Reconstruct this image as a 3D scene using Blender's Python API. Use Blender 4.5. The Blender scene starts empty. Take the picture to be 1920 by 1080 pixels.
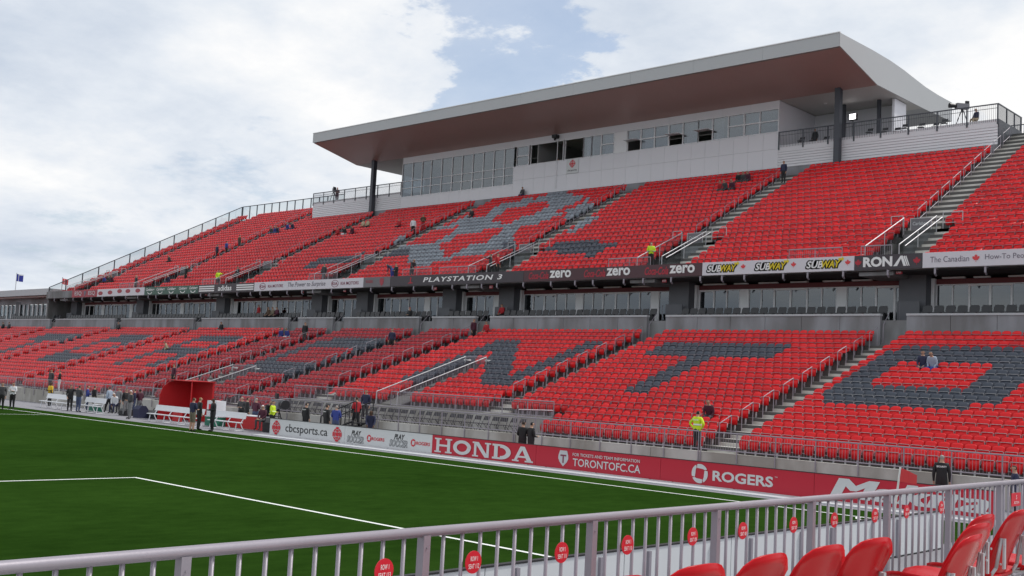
import bpy, math, random
import numpy as np
from mathutils import Vector, Matrix
random.seed(7); rnd = random.Random(11)
scene = bpy.context.scene
col = scene.collection
R = math.radians

# ------------------------------------------------------------------ photo model (pixels of the 1920x1080 photograph -> rays)
CAM = np.array([13.27966, -30.13024, 3.23751])
YAW, PIT, ROL = R(43.118), R(5.008), R(2.960)
F_PHOTO, K_PHOTO, F_PIN = 2114.72, 0.0413, 2063.2
def cam_axes(yaw, pit, rol):
    f = np.array([-math.sin(yaw)*math.cos(pit), math.cos(yaw)*math.cos(pit), math.sin(pit)])
    r = np.array([math.cos(yaw), math.sin(yaw), 0.0]); u = np.cross(r, f)
    c, s = math.cos(rol), math.sin(rol)
    return c*r+s*u, -s*r+c*u, f
AX_R, AX_U, AX_F = cam_axes(YAW, PIT, ROL)
def ray(u, v):
    d = np.array([u-960.0, v-540.0]); d = d*(1+K_PHOTO*(d@d)/1e6)
    q = d[0]*AX_R - d[1]*AX_U + F_PHOTO*AX_F
    return q/np.linalg.norm(q)
def at_y(u, v, y): q = ray(u, v); return CAM+q*((y-CAM[1])/q[1])
def at_x(u, v, x): q = ray(u, v); return CAM+q*((x-CAM[0])/q[0])
def at_z(u, v, z=0.0): q = ray(u, v); return CAM+q*((z-CAM[2])/q[2])

# ------------------------------------------------------------------ camera
cd = bpy.data.cameras.new('camera'); cam = bpy.data.objects.new('camera', cd); col.objects.link(cam)
cd.sensor_width = 36.0; cd.lens = F_PIN/1920*36.0; cd.clip_start = 0.05; cd.clip_end = 5000
m = Matrix.Identity(4)
for k in range(3):
    m[k][0] = AX_R[k]; m[k][1] = AX_U[k]; m[k][2] = -AX_F[k]; m[k][3] = CAM[k]
cam.matrix_world = m
scene.camera = cam

# ------------------------------------------------------------------ sun, sky, exposure
SUN_EL, SUN_AZ = R(52), R(24)          # azimuth measured from +y (behind the stand) towards +x
sun_dir = Vector((math.sin(SUN_AZ)*math.cos(SUN_EL), math.cos(SUN_AZ)*math.cos(SUN_EL), math.sin(SUN_EL)))
sl = bpy.data.lights.new('sun', 'SUN'); sl.energy = 2.6; sl.angle = R(6); sl.color = (1.0, 0.965, 0.91)
so = bpy.data.objects.new('sun', sl); col.objects.link(so)
so.rotation_euler = (-sun_dir).to_track_quat('-Z', 'Y').to_euler(); so.location = (0, 0, 80)

world = bpy.data.worlds.new('World'); scene.world = world; world.use_nodes = True
wn, wl = world.node_tree.nodes, world.node_tree.links
wn.clear()
def N(tree, t, **kw):
    n = tree.nodes.new(t)
    for k, v in kw.items(): setattr(n, k, v)
    return n
wt = world.node_tree
out = N(wt, 'ShaderNodeOutputWorld')
sky = N(wt, 'ShaderNodeTexSky', sky_type='NISHITA', sun_disc=False, sun_elevation=SUN_EL, sun_rotation=SUN_AZ)
sky.air_density = 1.0; sky.dust_density = 1.5; sky.ozone_density = 1.5
bg_sky = N(wt, 'ShaderNodeBackground'); bg_sky.inputs['Strength'].default_value = 0.14
wl.new(sky.outputs[0], bg_sky.inputs['Color'])
geo = N(wt, 'ShaderNodeTexCoord')
sep = N(wt, 'ShaderNodeSeparateXYZ'); wl.new(geo.outputs['Generated'], sep.inputs[0])
def M(op, a, b=None, c=None, tree=wt, clamp=False):
    n = N(tree, 'ShaderNodeMath', operation=op, use_clamp=clamp)
    for i, x in enumerate((a, b, c)):
        if x is None: continue
        if isinstance(x, (int, float)): n.inputs[i].default_value = x
        else: tree.links.new(x, n.inputs[i])
    return n.outputs[0]
zz = M('ADD', M('MAXIMUM', sep.outputs[2], 0.0), 0.22)
px_ = M('DIVIDE', sep.outputs[0], zz); py_ = M('DIVIDE', sep.outputs[1], zz)
cmb = N(wt, 'ShaderNodeCombineXYZ'); wl.new(px_, cmb.inputs[0]); wl.new(py_, cmb.inputs[1])
def wnoise(scale, detail, rough, w, dist=0.0):
    n = N(wt, 'ShaderNodeTexNoise', noise_dimensions='4D')
    n.inputs['Scale'].default_value = scale; n.inputs['Detail'].default_value = detail
    n.inputs['Roughness'].default_value = rough; n.inputs['W'].default_value = w
    n.inputs['Distortion'].default_value = dist
    wl.new(cmb.outputs[0], n.inputs['Vector']); return n.outputs['Fac']
n_cov = wnoise(1.5, 8, 0.6, 3.1, 0.3)
n_shade = wnoise(1.3, 7, 0.58, 8.4, 0.2)
n_edge = wnoise(5.0, 6, 0.62, 1.7)
# a gap of blue sky in the cloud cover, in one direction of the sky
def gap(u, v, rad):
    d = ray(u, v)
    dot = N(wt, 'ShaderNodeVectorMath', operation='DOT_PRODUCT')
    nrm = N(wt, 'ShaderNodeVectorMath', operation='NORMALIZE'); wl.new(geo.outputs['Generated'], nrm.inputs[0])
    wl.new(nrm.outputs[0], dot.inputs[0]); dot.inputs[1].default_value = tuple(d)
    ang = M('ARCCOSINE', M('MINIMUM', dot.outputs['Value'], 0.99999))
    mr = N(wt, 'ShaderNodeMapRange', interpolation_type='SMOOTHSTEP')
    ang = M('ADD', ang, M('ADD', M('MULTIPLY', M('SUBTRACT', n_edge, .5), .34), M('MULTIPLY', M('SUBTRACT', n_cov, .5), .30)))
    wl.new(ang, mr.inputs[0]); mr.inputs[1].default_value = 0; mr.inputs[2].default_value = rad
    mr.inputs[3].default_value = 1; mr.inputs[4].default_value = 0
    return mr.outputs[0]
g_all = M('MAXIMUM', M('MAXIMUM', gap(880, 10, .12), gap(915, 140, .085)), M('MULTIPLY', gap(330, 470, .20), .45))
g_all = M('MAXIMUM', g_all, M('MULTIPLY', gap(1790, 180, .07), .45))
cov = M('SUBTRACT', M('ADD', M('MULTIPLY', n_cov, 2.4), M('MULTIPLY', n_edge, 1.5)), M('MULTIPLY', g_all, 1.35))
mrc = N(wt, 'ShaderNodeMapRange', interpolation_type='SMOOTHSTEP'); wl.new(cov, mrc.inputs[0])
mrc.inputs[1].default_value = .75; mrc.inputs[2].default_value = 1.45; mrc.inputs[3].default_value = .42; mrc.inputs[4].default_value = 1
ramp = N(wt, 'ShaderNodeValToRGB')
wl.new(M('ADD', M('MULTIPLY', n_shade, .8), M('MULTIPLY', n_edge, .25)), ramp.inputs[0])
cr = ramp.color_ramp
cr.elements[0].position = .37; cr.elements[0].color = (.58, .655, .77, 1)
cr.elements[1].position = .62; cr.elements[1].color = (1.0, 1.0, 1.0, 1)
e = cr.elements.new(.50); e.color = (.78, .83, .90, 1)
bg_cl = N(wt, 'ShaderNodeBackground'); bg_cl.inputs['Strength'].default_value = 1.0
wl.new(ramp.outputs[0], bg_cl.inputs['Color'])
mix = N(wt, 'ShaderNodeMixShader'); wl.new(mrc.outputs[0], mix.inputs[0])
wl.new(bg_sky.outputs[0], mix.inputs[1]); wl.new(bg_cl.outputs[0], mix.inputs[2]); wl.new(mix.outputs[0], out.inputs[0])

vs = scene.view_settings
vs.view_transform = 'Standard'; vs.look = 'None'; vs.gamma = 1.0; vs.exposure = 0.0; vs.use_curve_mapping = False
scene.render.resolution_x = 1024; scene.render.resolution_y = 576

# ------------------------------------------------------------------ materials
MATS = {}
def mat(name, c, rough=.6, metal=0.0, var=0.0, vscale=3.0, bump=0.0, bscale=40.0, spec=.5, attr=None, coat=0.0, stain=None):
    if name in MATS: return MATS[name]
    m = bpy.data.materials.new(name); m.use_nodes = True; t = m.node_tree; t.nodes.clear()
    o = N(t, 'ShaderNodeOutputMaterial'); b = N(t, 'ShaderNodeBsdfPrincipled'); t.links.new(b.outputs[0], o.inputs[0])
    b.inputs['Roughness'].default_value = rough; b.inputs['Metallic'].default_value = metal
    b.inputs['Specular IOR Level'].default_value = spec; b.inputs['Coat Weight'].default_value = coat
    b.inputs['Base Color'].default_value = (*c, 1)
    src = None
    tc = N(t, 'ShaderNodeTexCoord')
    if var or attr:
        f = None
        if var:
            n = N(t, 'ShaderNodeTexNoise'); n.inputs['Scale'].default_value = vscale; n.inputs['Detail'].default_value = 6
            n.inputs['Roughness'].default_value = .65
            t.links.new(tc.outputs['Object'], n.inputs['Vector'])
            f = M('MULTIPLY_ADD', n.outputs['Fac'], 2*var, 1-var, tree=t)
        if attr:
            a = N(t, 'ShaderNodeAttribute', attribute_name=attr)
            f = M('MULTIPLY', a.outputs['Fac'], f, tree=t) if f is not None else a.outputs['Fac']
        mx = N(t, 'ShaderNodeMix', data_type='RGBA', blend_type='MULTIPLY'); mx.inputs['Factor'].default_value = 1
        mx.inputs[6].default_value = (*c, 1)
        cb = N(t, 'ShaderNodeCombineColor')
        for k in range(3): t.links.new(f, cb.inputs[k])
        t.links.new(cb.outputs[0], mx.inputs[7]); src = mx.outputs[2]
        if stain:
            n2 = N(t, 'ShaderNodeTexNoise'); n2.inputs['Scale'].default_value = 1.0; n2.inputs['Detail'].default_value = 8
            mp = N(t, 'ShaderNodeMapping'); mp.inputs['Scale'].default_value = stain
            t.links.new(tc.outputs['Object'], mp.inputs[0]); t.links.new(mp.outputs[0], n2.inputs['Vector'])
            rp = N(t, 'ShaderNodeValToRGB'); rp.color_ramp.elements[0].position = .38; rp.color_ramp.elements[0].color = (.62, .60, .57, 1)
            rp.color_ramp.elements[1].position = .6; rp.color_ramp.elements[1].color = (1, 1, 1, 1)
            t.links.new(n2.outputs['Fac'], rp.inputs[0])
            mx2 = N(t, 'ShaderNodeMix', data_type='RGBA', blend_type='MULTIPLY'); mx2.inputs['Factor'].default_value = 1
            t.links.new(src, mx2.inputs[6]); t.links.new(rp.outputs[0], mx2.inputs[7]); src = mx2.outputs[2]
        t.links.new(src, b.inputs['Base Color'])
    if bump:
        n = N(t, 'ShaderNodeTexNoise'); n.inputs['Scale'].default_value = bscale; n.inputs['Detail'].default_value = 4
        t.links.new(tc.outputs['Object'], n.inputs['Vector'])
        bp = N(t, 'ShaderNodeBump'); bp.inputs['Strength'].default_value = bump; bp.inputs['Distance'].default_value = .02
        t.links.new(n.outputs['Fac'], bp.inputs['Height']); t.links.new(bp.outputs[0], b.inputs['Normal'])
    MATS[name] = m; return m
def glass(name, tint, gloss):
    m = bpy.data.materials.new(name); m.use_nodes = True; t = m.node_tree; t.nodes.clear()
    o = N(t, 'ShaderNodeOutputMaterial'); tr = N(t, 'ShaderNodeBsdfTransparent'); gl = N(t, 'ShaderNodeBsdfGlossy'); mx = N(t, 'ShaderNodeMixShader')
    tr.inputs[0].default_value = (*tint, 1); gl.inputs['Color'].default_value = (.85, .9, .95, 1); gl.inputs['Roughness'].default_value = .03
    mx.inputs[0].default_value = gloss
    t.links.new(tr.outputs[0], mx.inputs[1]); t.links.new(gl.outputs[0], mx.inputs[2]); t.links.new(mx.outputs[0], o.inputs[0])
    MATS[name] = m; return m

RED = (.70, .010, .014)
mat('seat_red', RED, .33, attr='tint', spec=.3)
mat('seat_crimson', (.40, .008, .018), .34, attr='tint', spec=.3)
mat('seat_slate', (.045, .055, .078), .38, attr='tint', spec=.5)
mat('seat_pale', (.23, .26, .30), .38, attr='tint', spec=.5)
mat('chair_red', (.50, .004, .009), .26, var=.06, vscale=6, spec=.15)
mat('seat_black', (.02, .021, .025), .4)
mat('galv', (.30, .275, .315), .45, .25, var=.10, vscale=5, bump=.03, bscale=60)
mat('galv_bright', (.46, .46, .48), .45, .15, var=.08, vscale=4)
mat('concrete', (.50, .49, .46), .85, var=.16, vscale=1.2, bump=.25, bscale=25, stain=(.6, .6, .25))
mat('concrete_tread_shaded', (.10, .098, .095), .88, var=.2, vscale=.9, bump=.2, bscale=20)  # darkened concrete: shade under and between the seats put into the colour
mat('concrete_dark', (.24, .245, .255), .85, var=.18, vscale=1.1, bump=.2, bscale=22, stain=(.9, .9, .3))
mat('precast', (.30, .305, .33), .8, var=.10, vscale=.8, bump=.12, bscale=30, stain=(.7, .7, .2))
mat('coping', (.47, .48, .50), .7, var=.08)
mat('column_dark', (.11, .115, .13), .6, var=.10, vscale=1.5)
mat('steel_dark', (.06, .065, .08), .45, .2, var=.10)
mat('void', (.012, .012, .013), .9)
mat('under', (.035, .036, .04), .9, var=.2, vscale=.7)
mat('white_panel', (.76, .75, .79), .55, var=.05, vscale=.35)
mat('clad', (.72, .71, .74), .5, var=.04, vscale=.5)
mat('roof_face', (.46, .47, .48), .5, var=.04, vscale=.2)
mat('soffit', (.52, .33, .30), .36, bump=.25, bscale=9, var=.10, vscale=.35)
mat('soffit_grey', (.62, .60, .57), .7, var=.06)
mat('frame_white', (.82, .82, .84), .5)
mat('maroon', (.16, .035, .04), .6, var=.1)
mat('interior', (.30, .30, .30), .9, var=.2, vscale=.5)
glass('pane_box', (.50, .53, .55), .14)
glass('pane_suite', (.36, .40, .41), .12)
glass('pane_clear', (.90, .92, .92), .06)
mat('print_white', (.80, .80, .80), .5); mat('print_black', (.012, .012, .014), .5); mat('print_red', (.62, .012, .03), .5)
mat('board_red', (.50, .012, .035), .42, var=.03, vscale=.4); mat('board_white', (.62, .63, .64), .42, var=.03, vscale=.4)
mat('board_back', (.60, .62, .64), .5, var=.06, vscale=.6)
mat('banner_white', (.66, .64, .69), .5, var=.04); mat('banner_dark', (.055, .045, .055), .5, var=.2, vscale=.5)
mat('banner_cola', (.075, .030, .038), .5, var=.25, vscale=.4); mat('banner_grey', (.16, .15, .165), .5, var=.15)
mat('banner_red', (.36, .04, .06), .5, var=.1); mat('banner_green', (.05, .115, .085), .5, var=.1)
mat('yellow', (.72, .56, .02), .5); mat('dk_green', (.01, .06, .02), .5); mat('cola_red', (.42, .02, .04), .5)
mat('print_maroon', (.22, .03, .07), .5); mat('print_grey', (.16, .14, .18), .5); mat('leaf_red', (.70, .05, .06), .5)
mat('print_silver', (.55, .56, .58), .5)
mat('asphalt', (.22, .215, .235), .9, var=.12, vscale=.6, bump=.2, bscale=30)
mat('ground', (.12, .12, .12), .95, var=.2, vscale=.05)
mat('line', (.78, .80, .77), .8, var=.06, vscale=2)
mat('bench_white', (.70, .71, .74), .4); mat('fabric_red', (.50, .008, .012), .55, var=.1, vscale=1.2, bump=.2, bscale=3)
mat('case_green', (.02, .17, .11), .5); mat('kit_black', (.015, .015, .018), .5); mat('kit_grey', (.22, .22, .24), .5)
mat('blue', (.02, .03, .28), .6)
def turf():
    m = bpy.data.materials.new('turf'); m.use_nodes = True; t = m.node_tree; b = t.nodes['Principled BSDF']
    tc = N(t, 'ShaderNodeTexCoord')
    def ns(s, d, sc=None):
        n = N(t, 'ShaderNodeTexNoise'); n.inputs['Scale'].default_value = s; n.inputs['Detail'].default_value = d; n.inputs['Roughness'].default_value = .7
        if sc:
            mp = N(t, 'ShaderNodeMapping'); mp.inputs['Scale'].default_value = sc; t.links.new(tc.outputs['Object'], mp.inputs[0]); t.links.new(mp.outputs[0], n.inputs['Vector'])
        else: t.links.new(tc.outputs['Object'], n.inputs['Vector'])
        return n.outputs['Fac']
    fine = ns(55, 4); mid = ns(2.2, 6, (1, .5, 1)); big = ns(.10, 3)
    f = M('ADD', M('ADD', M('MULTIPLY', fine, .55, tree=t), M('MULTIPLY', mid, .5, tree=t), tree=t), M('MULTIPLY', big, .55, tree=t), tree=t)
    rp = N(t, 'ShaderNodeValToRGB'); t.links.new(f, rp.inputs[0])
    rp.color_ramp.elements[0].position = .56; rp.color_ramp.elements[0].color = (.0095, .0275, .0038, 1)
    rp.color_ramp.elements[1].position = 1.0; rp.color_ramp.elements[1].color = (.0270, .066, .0100, 1)
    t.links.new(rp.outputs[0], b.inputs['Base Color']); b.inputs['Roughness'].default_value = .9; b.inputs['Specular IOR Level'].default_value = .0
    bp = N(t, 'ShaderNodeBump'); bp.inputs['Strength'].default_value = .6; bp.inputs['Distance'].default_value = .02
    t.links.new(fine, bp.inputs['Height']); t.links.new(bp.outputs[0], b.inputs['Normal'])
    MATS['turf'] = m
turf()

# ------------------------------------------------------------------ mesh helpers
class MB:
    def __init__(s): s.v = []; s.f = []; s.mi = []; s.cur = 0
    def quad(s, a, b, c, d):
        n = len(s.v); s.v += [tuple(a), tuple(b), tuple(c), tuple(d)]; s.f.append((n, n+1, n+2, n+3)); s.mi.append(s.cur)
    def poly(s, pts):
        n = len(s.v); s.v += [tuple(p) for p in pts]; s.f.append(tuple(range(n, n+len(pts)))); s.mi.append(s.cur)
    def hexa(s, b, t):           # two quads, bottom and top, same winding (counter-clockwise from above)
        n = len(s.v); s.v += [tuple(p) for p in b]+[tuple(p) for p in t]
        fs = [(3, 2, 1, 0), (4, 5, 6, 7), (0, 1, 5, 4), (1, 2, 6, 5), (2, 3, 7, 6), (3, 0, 4, 7)]
        s.f += [tuple(n+i for i in f) for f in fs]; s.mi += [s.cur]*6
    def box(s, x0, x1, y0, y1, z0, z1):
        s.hexa([(x0, y0, z0), (x1, y0, z0), (x1, y1, z0), (x0, y1, z0)], [(x0, y0, z1), (x1, y0, z1), (x1, y1, z1), (x0, y1, z1)])
    def tube(s, p, q, r, n=6, r2=None):
        p = Vector(p); q = Vector(q); d = (q-p)
        if d.length < 1e-6: return
        d.normalize(); a = d.cross(Vector((0, 0, 1)) if abs(d.z) < .9 else Vector((1, 0, 0))).normalized(); b = d.cross(a)
        r2 = r if r2 is None else r2; k = len(s.v)
        for (c, rr) in ((p, r), (q, r2)):
            for i in range(n):
                t = 2*math.pi*(i+.5)/n; s.v.append(tuple(c+a*(math.cos(t)*rr)+b*(math.sin(t)*rr)))
        for i in range(n):
            j = (i+1) % n; s.f.append((k+i, k+n+i, k+n+j, k+j)); s.mi.append(s.cur)
        s.f.append(tuple(k+i for i in range(n))); s.f.append(tuple(k+n+i for i in reversed(range(n)))); s.mi += [s.cur]*2
    def path(s, pts, r, n=6):
        for a, b in zip(pts, pts[1:]): s.tube(a, b, r, n)
    def prism(s, pts, d):        # polygon pts extruded along vector d
        n = len(pts); k = len(s.v); d = Vector(d)
        s.v += [tuple(p) for p in pts]+[tuple(Vector(p)+d) for p in pts]
        s.f.append(tuple(range(k, k+n))); s.f.append(tuple(k+n+i for i in reversed(range(n))))
        for i in range(n):
            j = (i+1) % n; s.f.append((k+i, k+n+i, k+n+j, k+j))
        s.mi += [s.cur]*(n+2)
    def mesh(s, name, mats, smooth=False, loc=(0, 0, 0), fix=False):
        me = bpy.data.meshes.new(name); L = loc
        me.from_pydata([(a-L[0], b-L[1], c-L[2]) for a, b, c in s.v], [], s.f)
        for mm in (mats if isinstance(mats, (list, tuple)) else [mats]): me.materials.append(MATS[mm] if isinstance(mm, str) else mm)
        if any(s.mi): me.polygons.foreach_set('material_index', s.mi)
        if smooth: me.polygons.foreach_set('use_smooth', [True]*len(s.f))
        if fix:
            import bmesh
            bm = bmesh.new(); bm.from_mesh(me); bmesh.ops.recalc_face_normals(bm, faces=bm.faces); bm.to_mesh(me); bm.free()
        me.update(); return me
    def build(s, name, mats, parent=None, smooth=False, local=False, base=None, fix=True):
        L = (0, 0, 0)
        if parent is not None and not local: L = wloc(parent)
        elif base is not None: L = base
        me = s.mesh(name, mats, smooth, L, fix)
        o = bpy.data.objects.new(name, me); col.objects.link(o)
        if parent is not None: o.parent = parent
        elif base is not None: o.location = base
        return o
def wloc(o):
    v = Vector((0, 0, 0))
    while o is not None: v += o.location; o = o.parent
    return v
def tag(o, label, cat, group=None):
    o['label'] = label; o['category'] = cat
    if group: o['group'] = group
    return o
def thing(name, label, cat, loc=(0, 0, 0), group=None):
    o = bpy.data.objects.new(name, None); col.objects.link(o); o.location = loc; o.empty_display_size = .2
    return tag(o, label, cat, group)
def struct(o): o['kind'] = 'structure'; return o
def put(name, me, loc=(0, 0, 0), parent=None, rz=0.0):
    o = bpy.data.objects.new(name, me); col.objects.link(o); o.location = loc; o.rotation_euler = (0, 0, rz)
    if parent is not None: o.parent = parent
    return o
_txt = {}
def text_geo(body, bold=0.0, shear=0.0, space=1.0, res=3):
    key = (body, bold, shear, space, res)
    if key not in _txt:
        cu = bpy.data.curves.new('t', 'FONT'); cu.body = body; cu.offset = bold; cu.shear = shear; cu.space_character = space
        cu.resolution_u = res; cu.fill_mode = 'FRONT'
        o = bpy.data.objects.new('t', cu); col.objects.link(o)
        bpy.context.view_layer.update()
        me = bpy.data.meshes.new_from_object(o.evaluated_get(bpy.context.evaluated_depsgraph_get()))
        v = [tuple(x.co) for x in me.vertices]; f = [tuple(p.vertices) for p in me.polygons]
        bpy.data.objects.remove(o); bpy.data.curves.remove(cu); bpy.data.meshes.remove(me)
        xs = [a[0] for a in v] or [0, 1]; ys = [a[1] for a in v] or [0, 1]
        _txt[key] = ([((a[0]-min(xs))/max(1e-6, max(xs)-min(xs))-.5, (a[1]-min(ys))/max(1e-6, max(ys)-min(ys))-.5) for a in v], f)
    return _txt[key]
def lettering(body, c, w, h, m, parent, right=(1, 0, 0), up=(0, 0, 1), bold=0.0, shear=0.0, space=1.0, name='lettering', grow=0.0):
    v, f = text_geo(body, bold, shear, space); c = Vector(c); r = Vector(right); u = Vector(up); b = MB()
    b.v = [tuple(c+r*(x*w)+u*(y*h)) for x, y in v]; b.f = list(f); b.mi = [0]*len(f)
    return b.build(name, m, parent, fix=False)
def shape2d(polys, c, w, h, m, parent, name='emblem', right=(1, 0, 0), up=(0, 0, 1)):
    c = Vector(c); r = Vector(right); u = Vector(up); b = MB()
    nn = r.cross(u).normalized()
    for kk, p in enumerate(polys): b.poly([c+r*(x*w)+u*(y*h)+nn*(.0012*(kk % 40)) for x, y in p])
    return b.build(name, m, parent, fix=False)
def sector(r0, r1, a0, a1, n=6, cx=0, cy=0, sx=1, sy=1):
    o = [(cx+sx*r1*math.cos(a0+(a1-a0)*i/n), cy+sy*r1*math.sin(a0+(a1-a0)*i/n)) for i in range(n+1)]
    i_ = [(cx+sx*r0*math.cos(a1-(a1-a0)*i/n), cy+sy*r0*math.sin(a1-(a1-a0)*i/n)) for i in range(n+1)] if r0 > 0 else [(cx, cy)]
    return o+i_
LEAF = [(0, .5), (.08, .34), (.17, .38), (.14, .12), (.27, .24), (.31, .17), (.46, .20), (.41, .05), (.47, 0), (.25, -.18), (.28, -.28), (.03, -.25), (.03, -.5),
        (-.03, -.5), (-.03, -.25), (-.28, -.28), (-.25, -.18), (-.47, 0), (-.41, .05), (-.46, .20), (-.31, .17), (-.27, .24), (-.14, .12), (-.17, .38), (-.08, .34)]
# ================================================================== SETTING
b = MB(); b.quad((-2500, -2500, -.03), (2500, -2500, -.03), (2500, 2500, -.03), (-2500, 2500, -.03)); struct(b.build('ground', 'ground'))
b = MB(); b.quad((-125, -75, 0), (2.85, -75, 0), (2.85, 1.9, 0), (-125, 1.9, 0)); struct(b.build('pitch', 'turf'))
b = MB(); b.quad((-150, 1.9, -.004), (2.85, 1.9, -.004), (2.85, 7.6, -.004), (-150, 7.6, -.004)); b.quad((2.85, -75, -.004), (30, -75, -.004), (30, 7.6, -.004), (2.85, 7.6, -.004)); struct(b.build('perimeter_track', 'asphalt'))
b = MB()
for k in range(16):
    x1 = 2.8-2.35*k; b.box(x1-2.33, x1, 2.35, 3.42, -.02, .035)
struct(b.build('perimeter_kerb', 'coping'))
W = .06
def line(name, x0, x1, y0, y1):
    b = MB(); b.quad((x0, y0, .004), (x1, y0, .004), (x1, y1, .004), (x0, y1, .004)); struct(b.build(name, 'line', fix=False))
line('touchline', -104.5, 0, -W, W); line('goal_line', -W, W, -67, -W-.002)
line('penalty_area_line', -16.5-W, -16.5+W, -54.2, -13.84+W); line('penalty_area_line', -16.5+W+.002, -W-.002, -13.84-W, -13.84+W)
line('halfway_line', -52.25-W, -52.25+W, -67, -W-.002)
b = MB(); b.poly([(x, y, .0055) for x, y in sector(.85, .97, math.pi, 1.5*math.pi, 12)]); struct(b.build('corner_arc', 'line', fix=False))

# ================================================================== GRANDSTAND
PITCH = .478
AISLES = [3.8, -11.2, -26.2, -41.1, -47.05, -57.4, -63.5, -78.5, -93.8, -108.8, -123.8]
UA = [3.1, -12.4, -27.7, -43.0, -61.5, -76.9, -92.2, -107.4]     # upper aisles
NLOW, NUP = 19, 22
def lyb(i): return 9.12+.866*i
def lz(i): return .84+.297*i
def uyb(i): return 26.6+.866*i
def uz(i): return 10.47+.46*i
stand = thing('grandstand', 'large two tier concrete grandstand filled with rows of red seats', 'grandstand', (-52, 25, 0))
def terrace(b, x0, x1, yb, zf, i0, i1, ystart, yend, zbot, z0=None):
    pts = [(ystart, zf(i0) if z0 is None else z0)]
    for i in range(i0, i1):
        pts.append((yb(i)+.166, zf(i))); pts.append((yb(i)+.166, zf(i+1)))
    pts.append((yend, zf(i1)))
    low = [(yend, zbot(yend)), (ystart, zbot(ystart))]
    b.prism([(x0, y, z) for y, z in pts+low], (x1-x0, 0, 0))
b = MB()
PLAT0, PLAT1 = -42.1, -21.25
zb = lambda y: -.1
terrace(b, -140, PLAT0, lyb, lz, 0, NLOW-1, 7.65, 25.1, zb)
terrace(b, PLAT1, 16, lyb, lz, 0, NLOW-1, 7.65, 25.1, zb)
terrace(b, PLAT0, PLAT1, lyb, lz, 3, NLOW-1, 10.05, 25.1, zb)
b.box(PLAT0, PLAT1, 7.65, 10.05, -.1, .84)
rb_ = MB(); rb_.box(PLAT0, PLAT1, 9.97, 10.045, .842, 1.72); rb_.build('platform_riser', 'concrete', stand)
lower = b.build('lower_terrace', 'concrete_tread_shaded', stand)
# front wall in cast lengths
x = 16.0
while x > -140:
    w = 7.4; b = MB(); b.box(x-w+.02, x, 7.42, 7.65, -.1, .99); b.build('front_wall', 'concrete', stand); x -= w
# suite wall: precast panels with coping, gaps at the stairs
edges = []
segs = []
prev = 16
for a in AISLES: segs.append((prev, a+.70)); prev = a-.70
segs.append((prev, -140))
for (xa, xb) in segs:
    n = max(1, round((xa-xb)/2.45)); w = (xa-xb)/n
    for k in range(n):
        b = MB(); b.box(xa-(k+1)*w+.012, xa-k*w-.012, 25.1, 25.34, 5.9, 7.82); p = b.build('wall_panel', 'precast', stand)
    b = MB(); b.box(xb, xa, 25.06, 25.38, 7.822, 7.93); b.build('coping', 'coping', stand)
# suite level slab, stairs, back wall, underside
b = MB(); b.box(-140, 16, 25.345, 36, 6.6, 7.6); b.build('suite_floor', 'concrete_dark', stand)
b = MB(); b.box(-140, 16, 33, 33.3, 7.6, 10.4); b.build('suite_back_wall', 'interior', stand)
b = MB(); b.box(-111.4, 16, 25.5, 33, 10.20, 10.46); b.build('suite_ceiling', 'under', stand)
for a in AISLES:
    b = MB()
    for k in range(5):
        b.box(a-.69, a+.69, 24.4+.22*k+.6, 25.9, 6.0+.3*k, 6.3+.3*k-.002)
    b.build('stair', 'concrete_dark', stand)
    b = MB(); b.box(a-.74, a+.74, 27.4, 28.2, 7.6, 10.2); b.build('column', 'column_dark', stand)
    for s in (-1, 1):
        b = MB(); b.box(a+s*.86-.09, a+s*.86+.09, 28.0, 28.3, 7.6, 10.05); b.build('jamb', 'frame_white', stand)
    b = MB(); b.tube((a-.55, 25.15, 7.35), (a-.55, 25.9, 8.1), .022); b.tube((a-.55, 25.15, 6.4), (a-.55, 25.15, 7.35), .022); b.build('stair_handrail', 'galv', stand)
    b = MB(); b.tube((a+.2, 25.4, 7.6), (a+.2, 25.4, 8.6), .02); b.box(a-.62, a+.62, 26.9, 26.95, 7.6, 8.75); b.build('stair_screen', 'column_dark', stand)
# suite fronts: windows, doors, white panels
def suite_front(x0, x1, y, z0, z1):
    x = x0; k = rnd.randint(0, 4)
    seq = [('p', .62), ('g', .86), ('g', .86), ('d', 1.08), ('d', 1.08), ('g', .92), ('g', .92)]
    while x < x1-.3:
        t, w = seq[k % 7]; k += 1
        w = min(w, x1-x)
        if t == 'p' or w < .35:
            b = MB(); b.box(x+.01, x+w-.01, y-.06, y+.06, z0, z1); b.build('wall_panel', 'frame_white', stand)
        else:
            b = MB(); f = .045 if t == 'g' else .075
            b.box(x, x+f, y-.05, y+.05, z0, z1); b.box(x+w-f*.6, x+w, y-.05, y+.05, z0, z1)
            b.box(x+f, x+w-f*.6, y-.05, y+.05, z1-(.05 if t == 'g' else .12), z1); b.box(x+f, x+w-f*.6, y-.05, y+.05, z0, z0+.08)
            o = b.build('window' if t == 'g' else 'glass_door', 'frame_white', stand)
            b = MB(); b.box(x+f, x+w-f*.6, y+.0, y+.012, z0+.08, z1-.05); b.build('pane', 'pane_suite', o)
            if rnd.random() < .35:
                b = MB(); b.box(x+f+.02, x+w*rnd.uniform(.3, .9), y+.25, y+.28, z0+.1, z1-.05); b.build('blind', 'kit_grey' if rnd.random() < .6 else 'interior', o)
        x += w
bays = sorted(AISLES)
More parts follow.
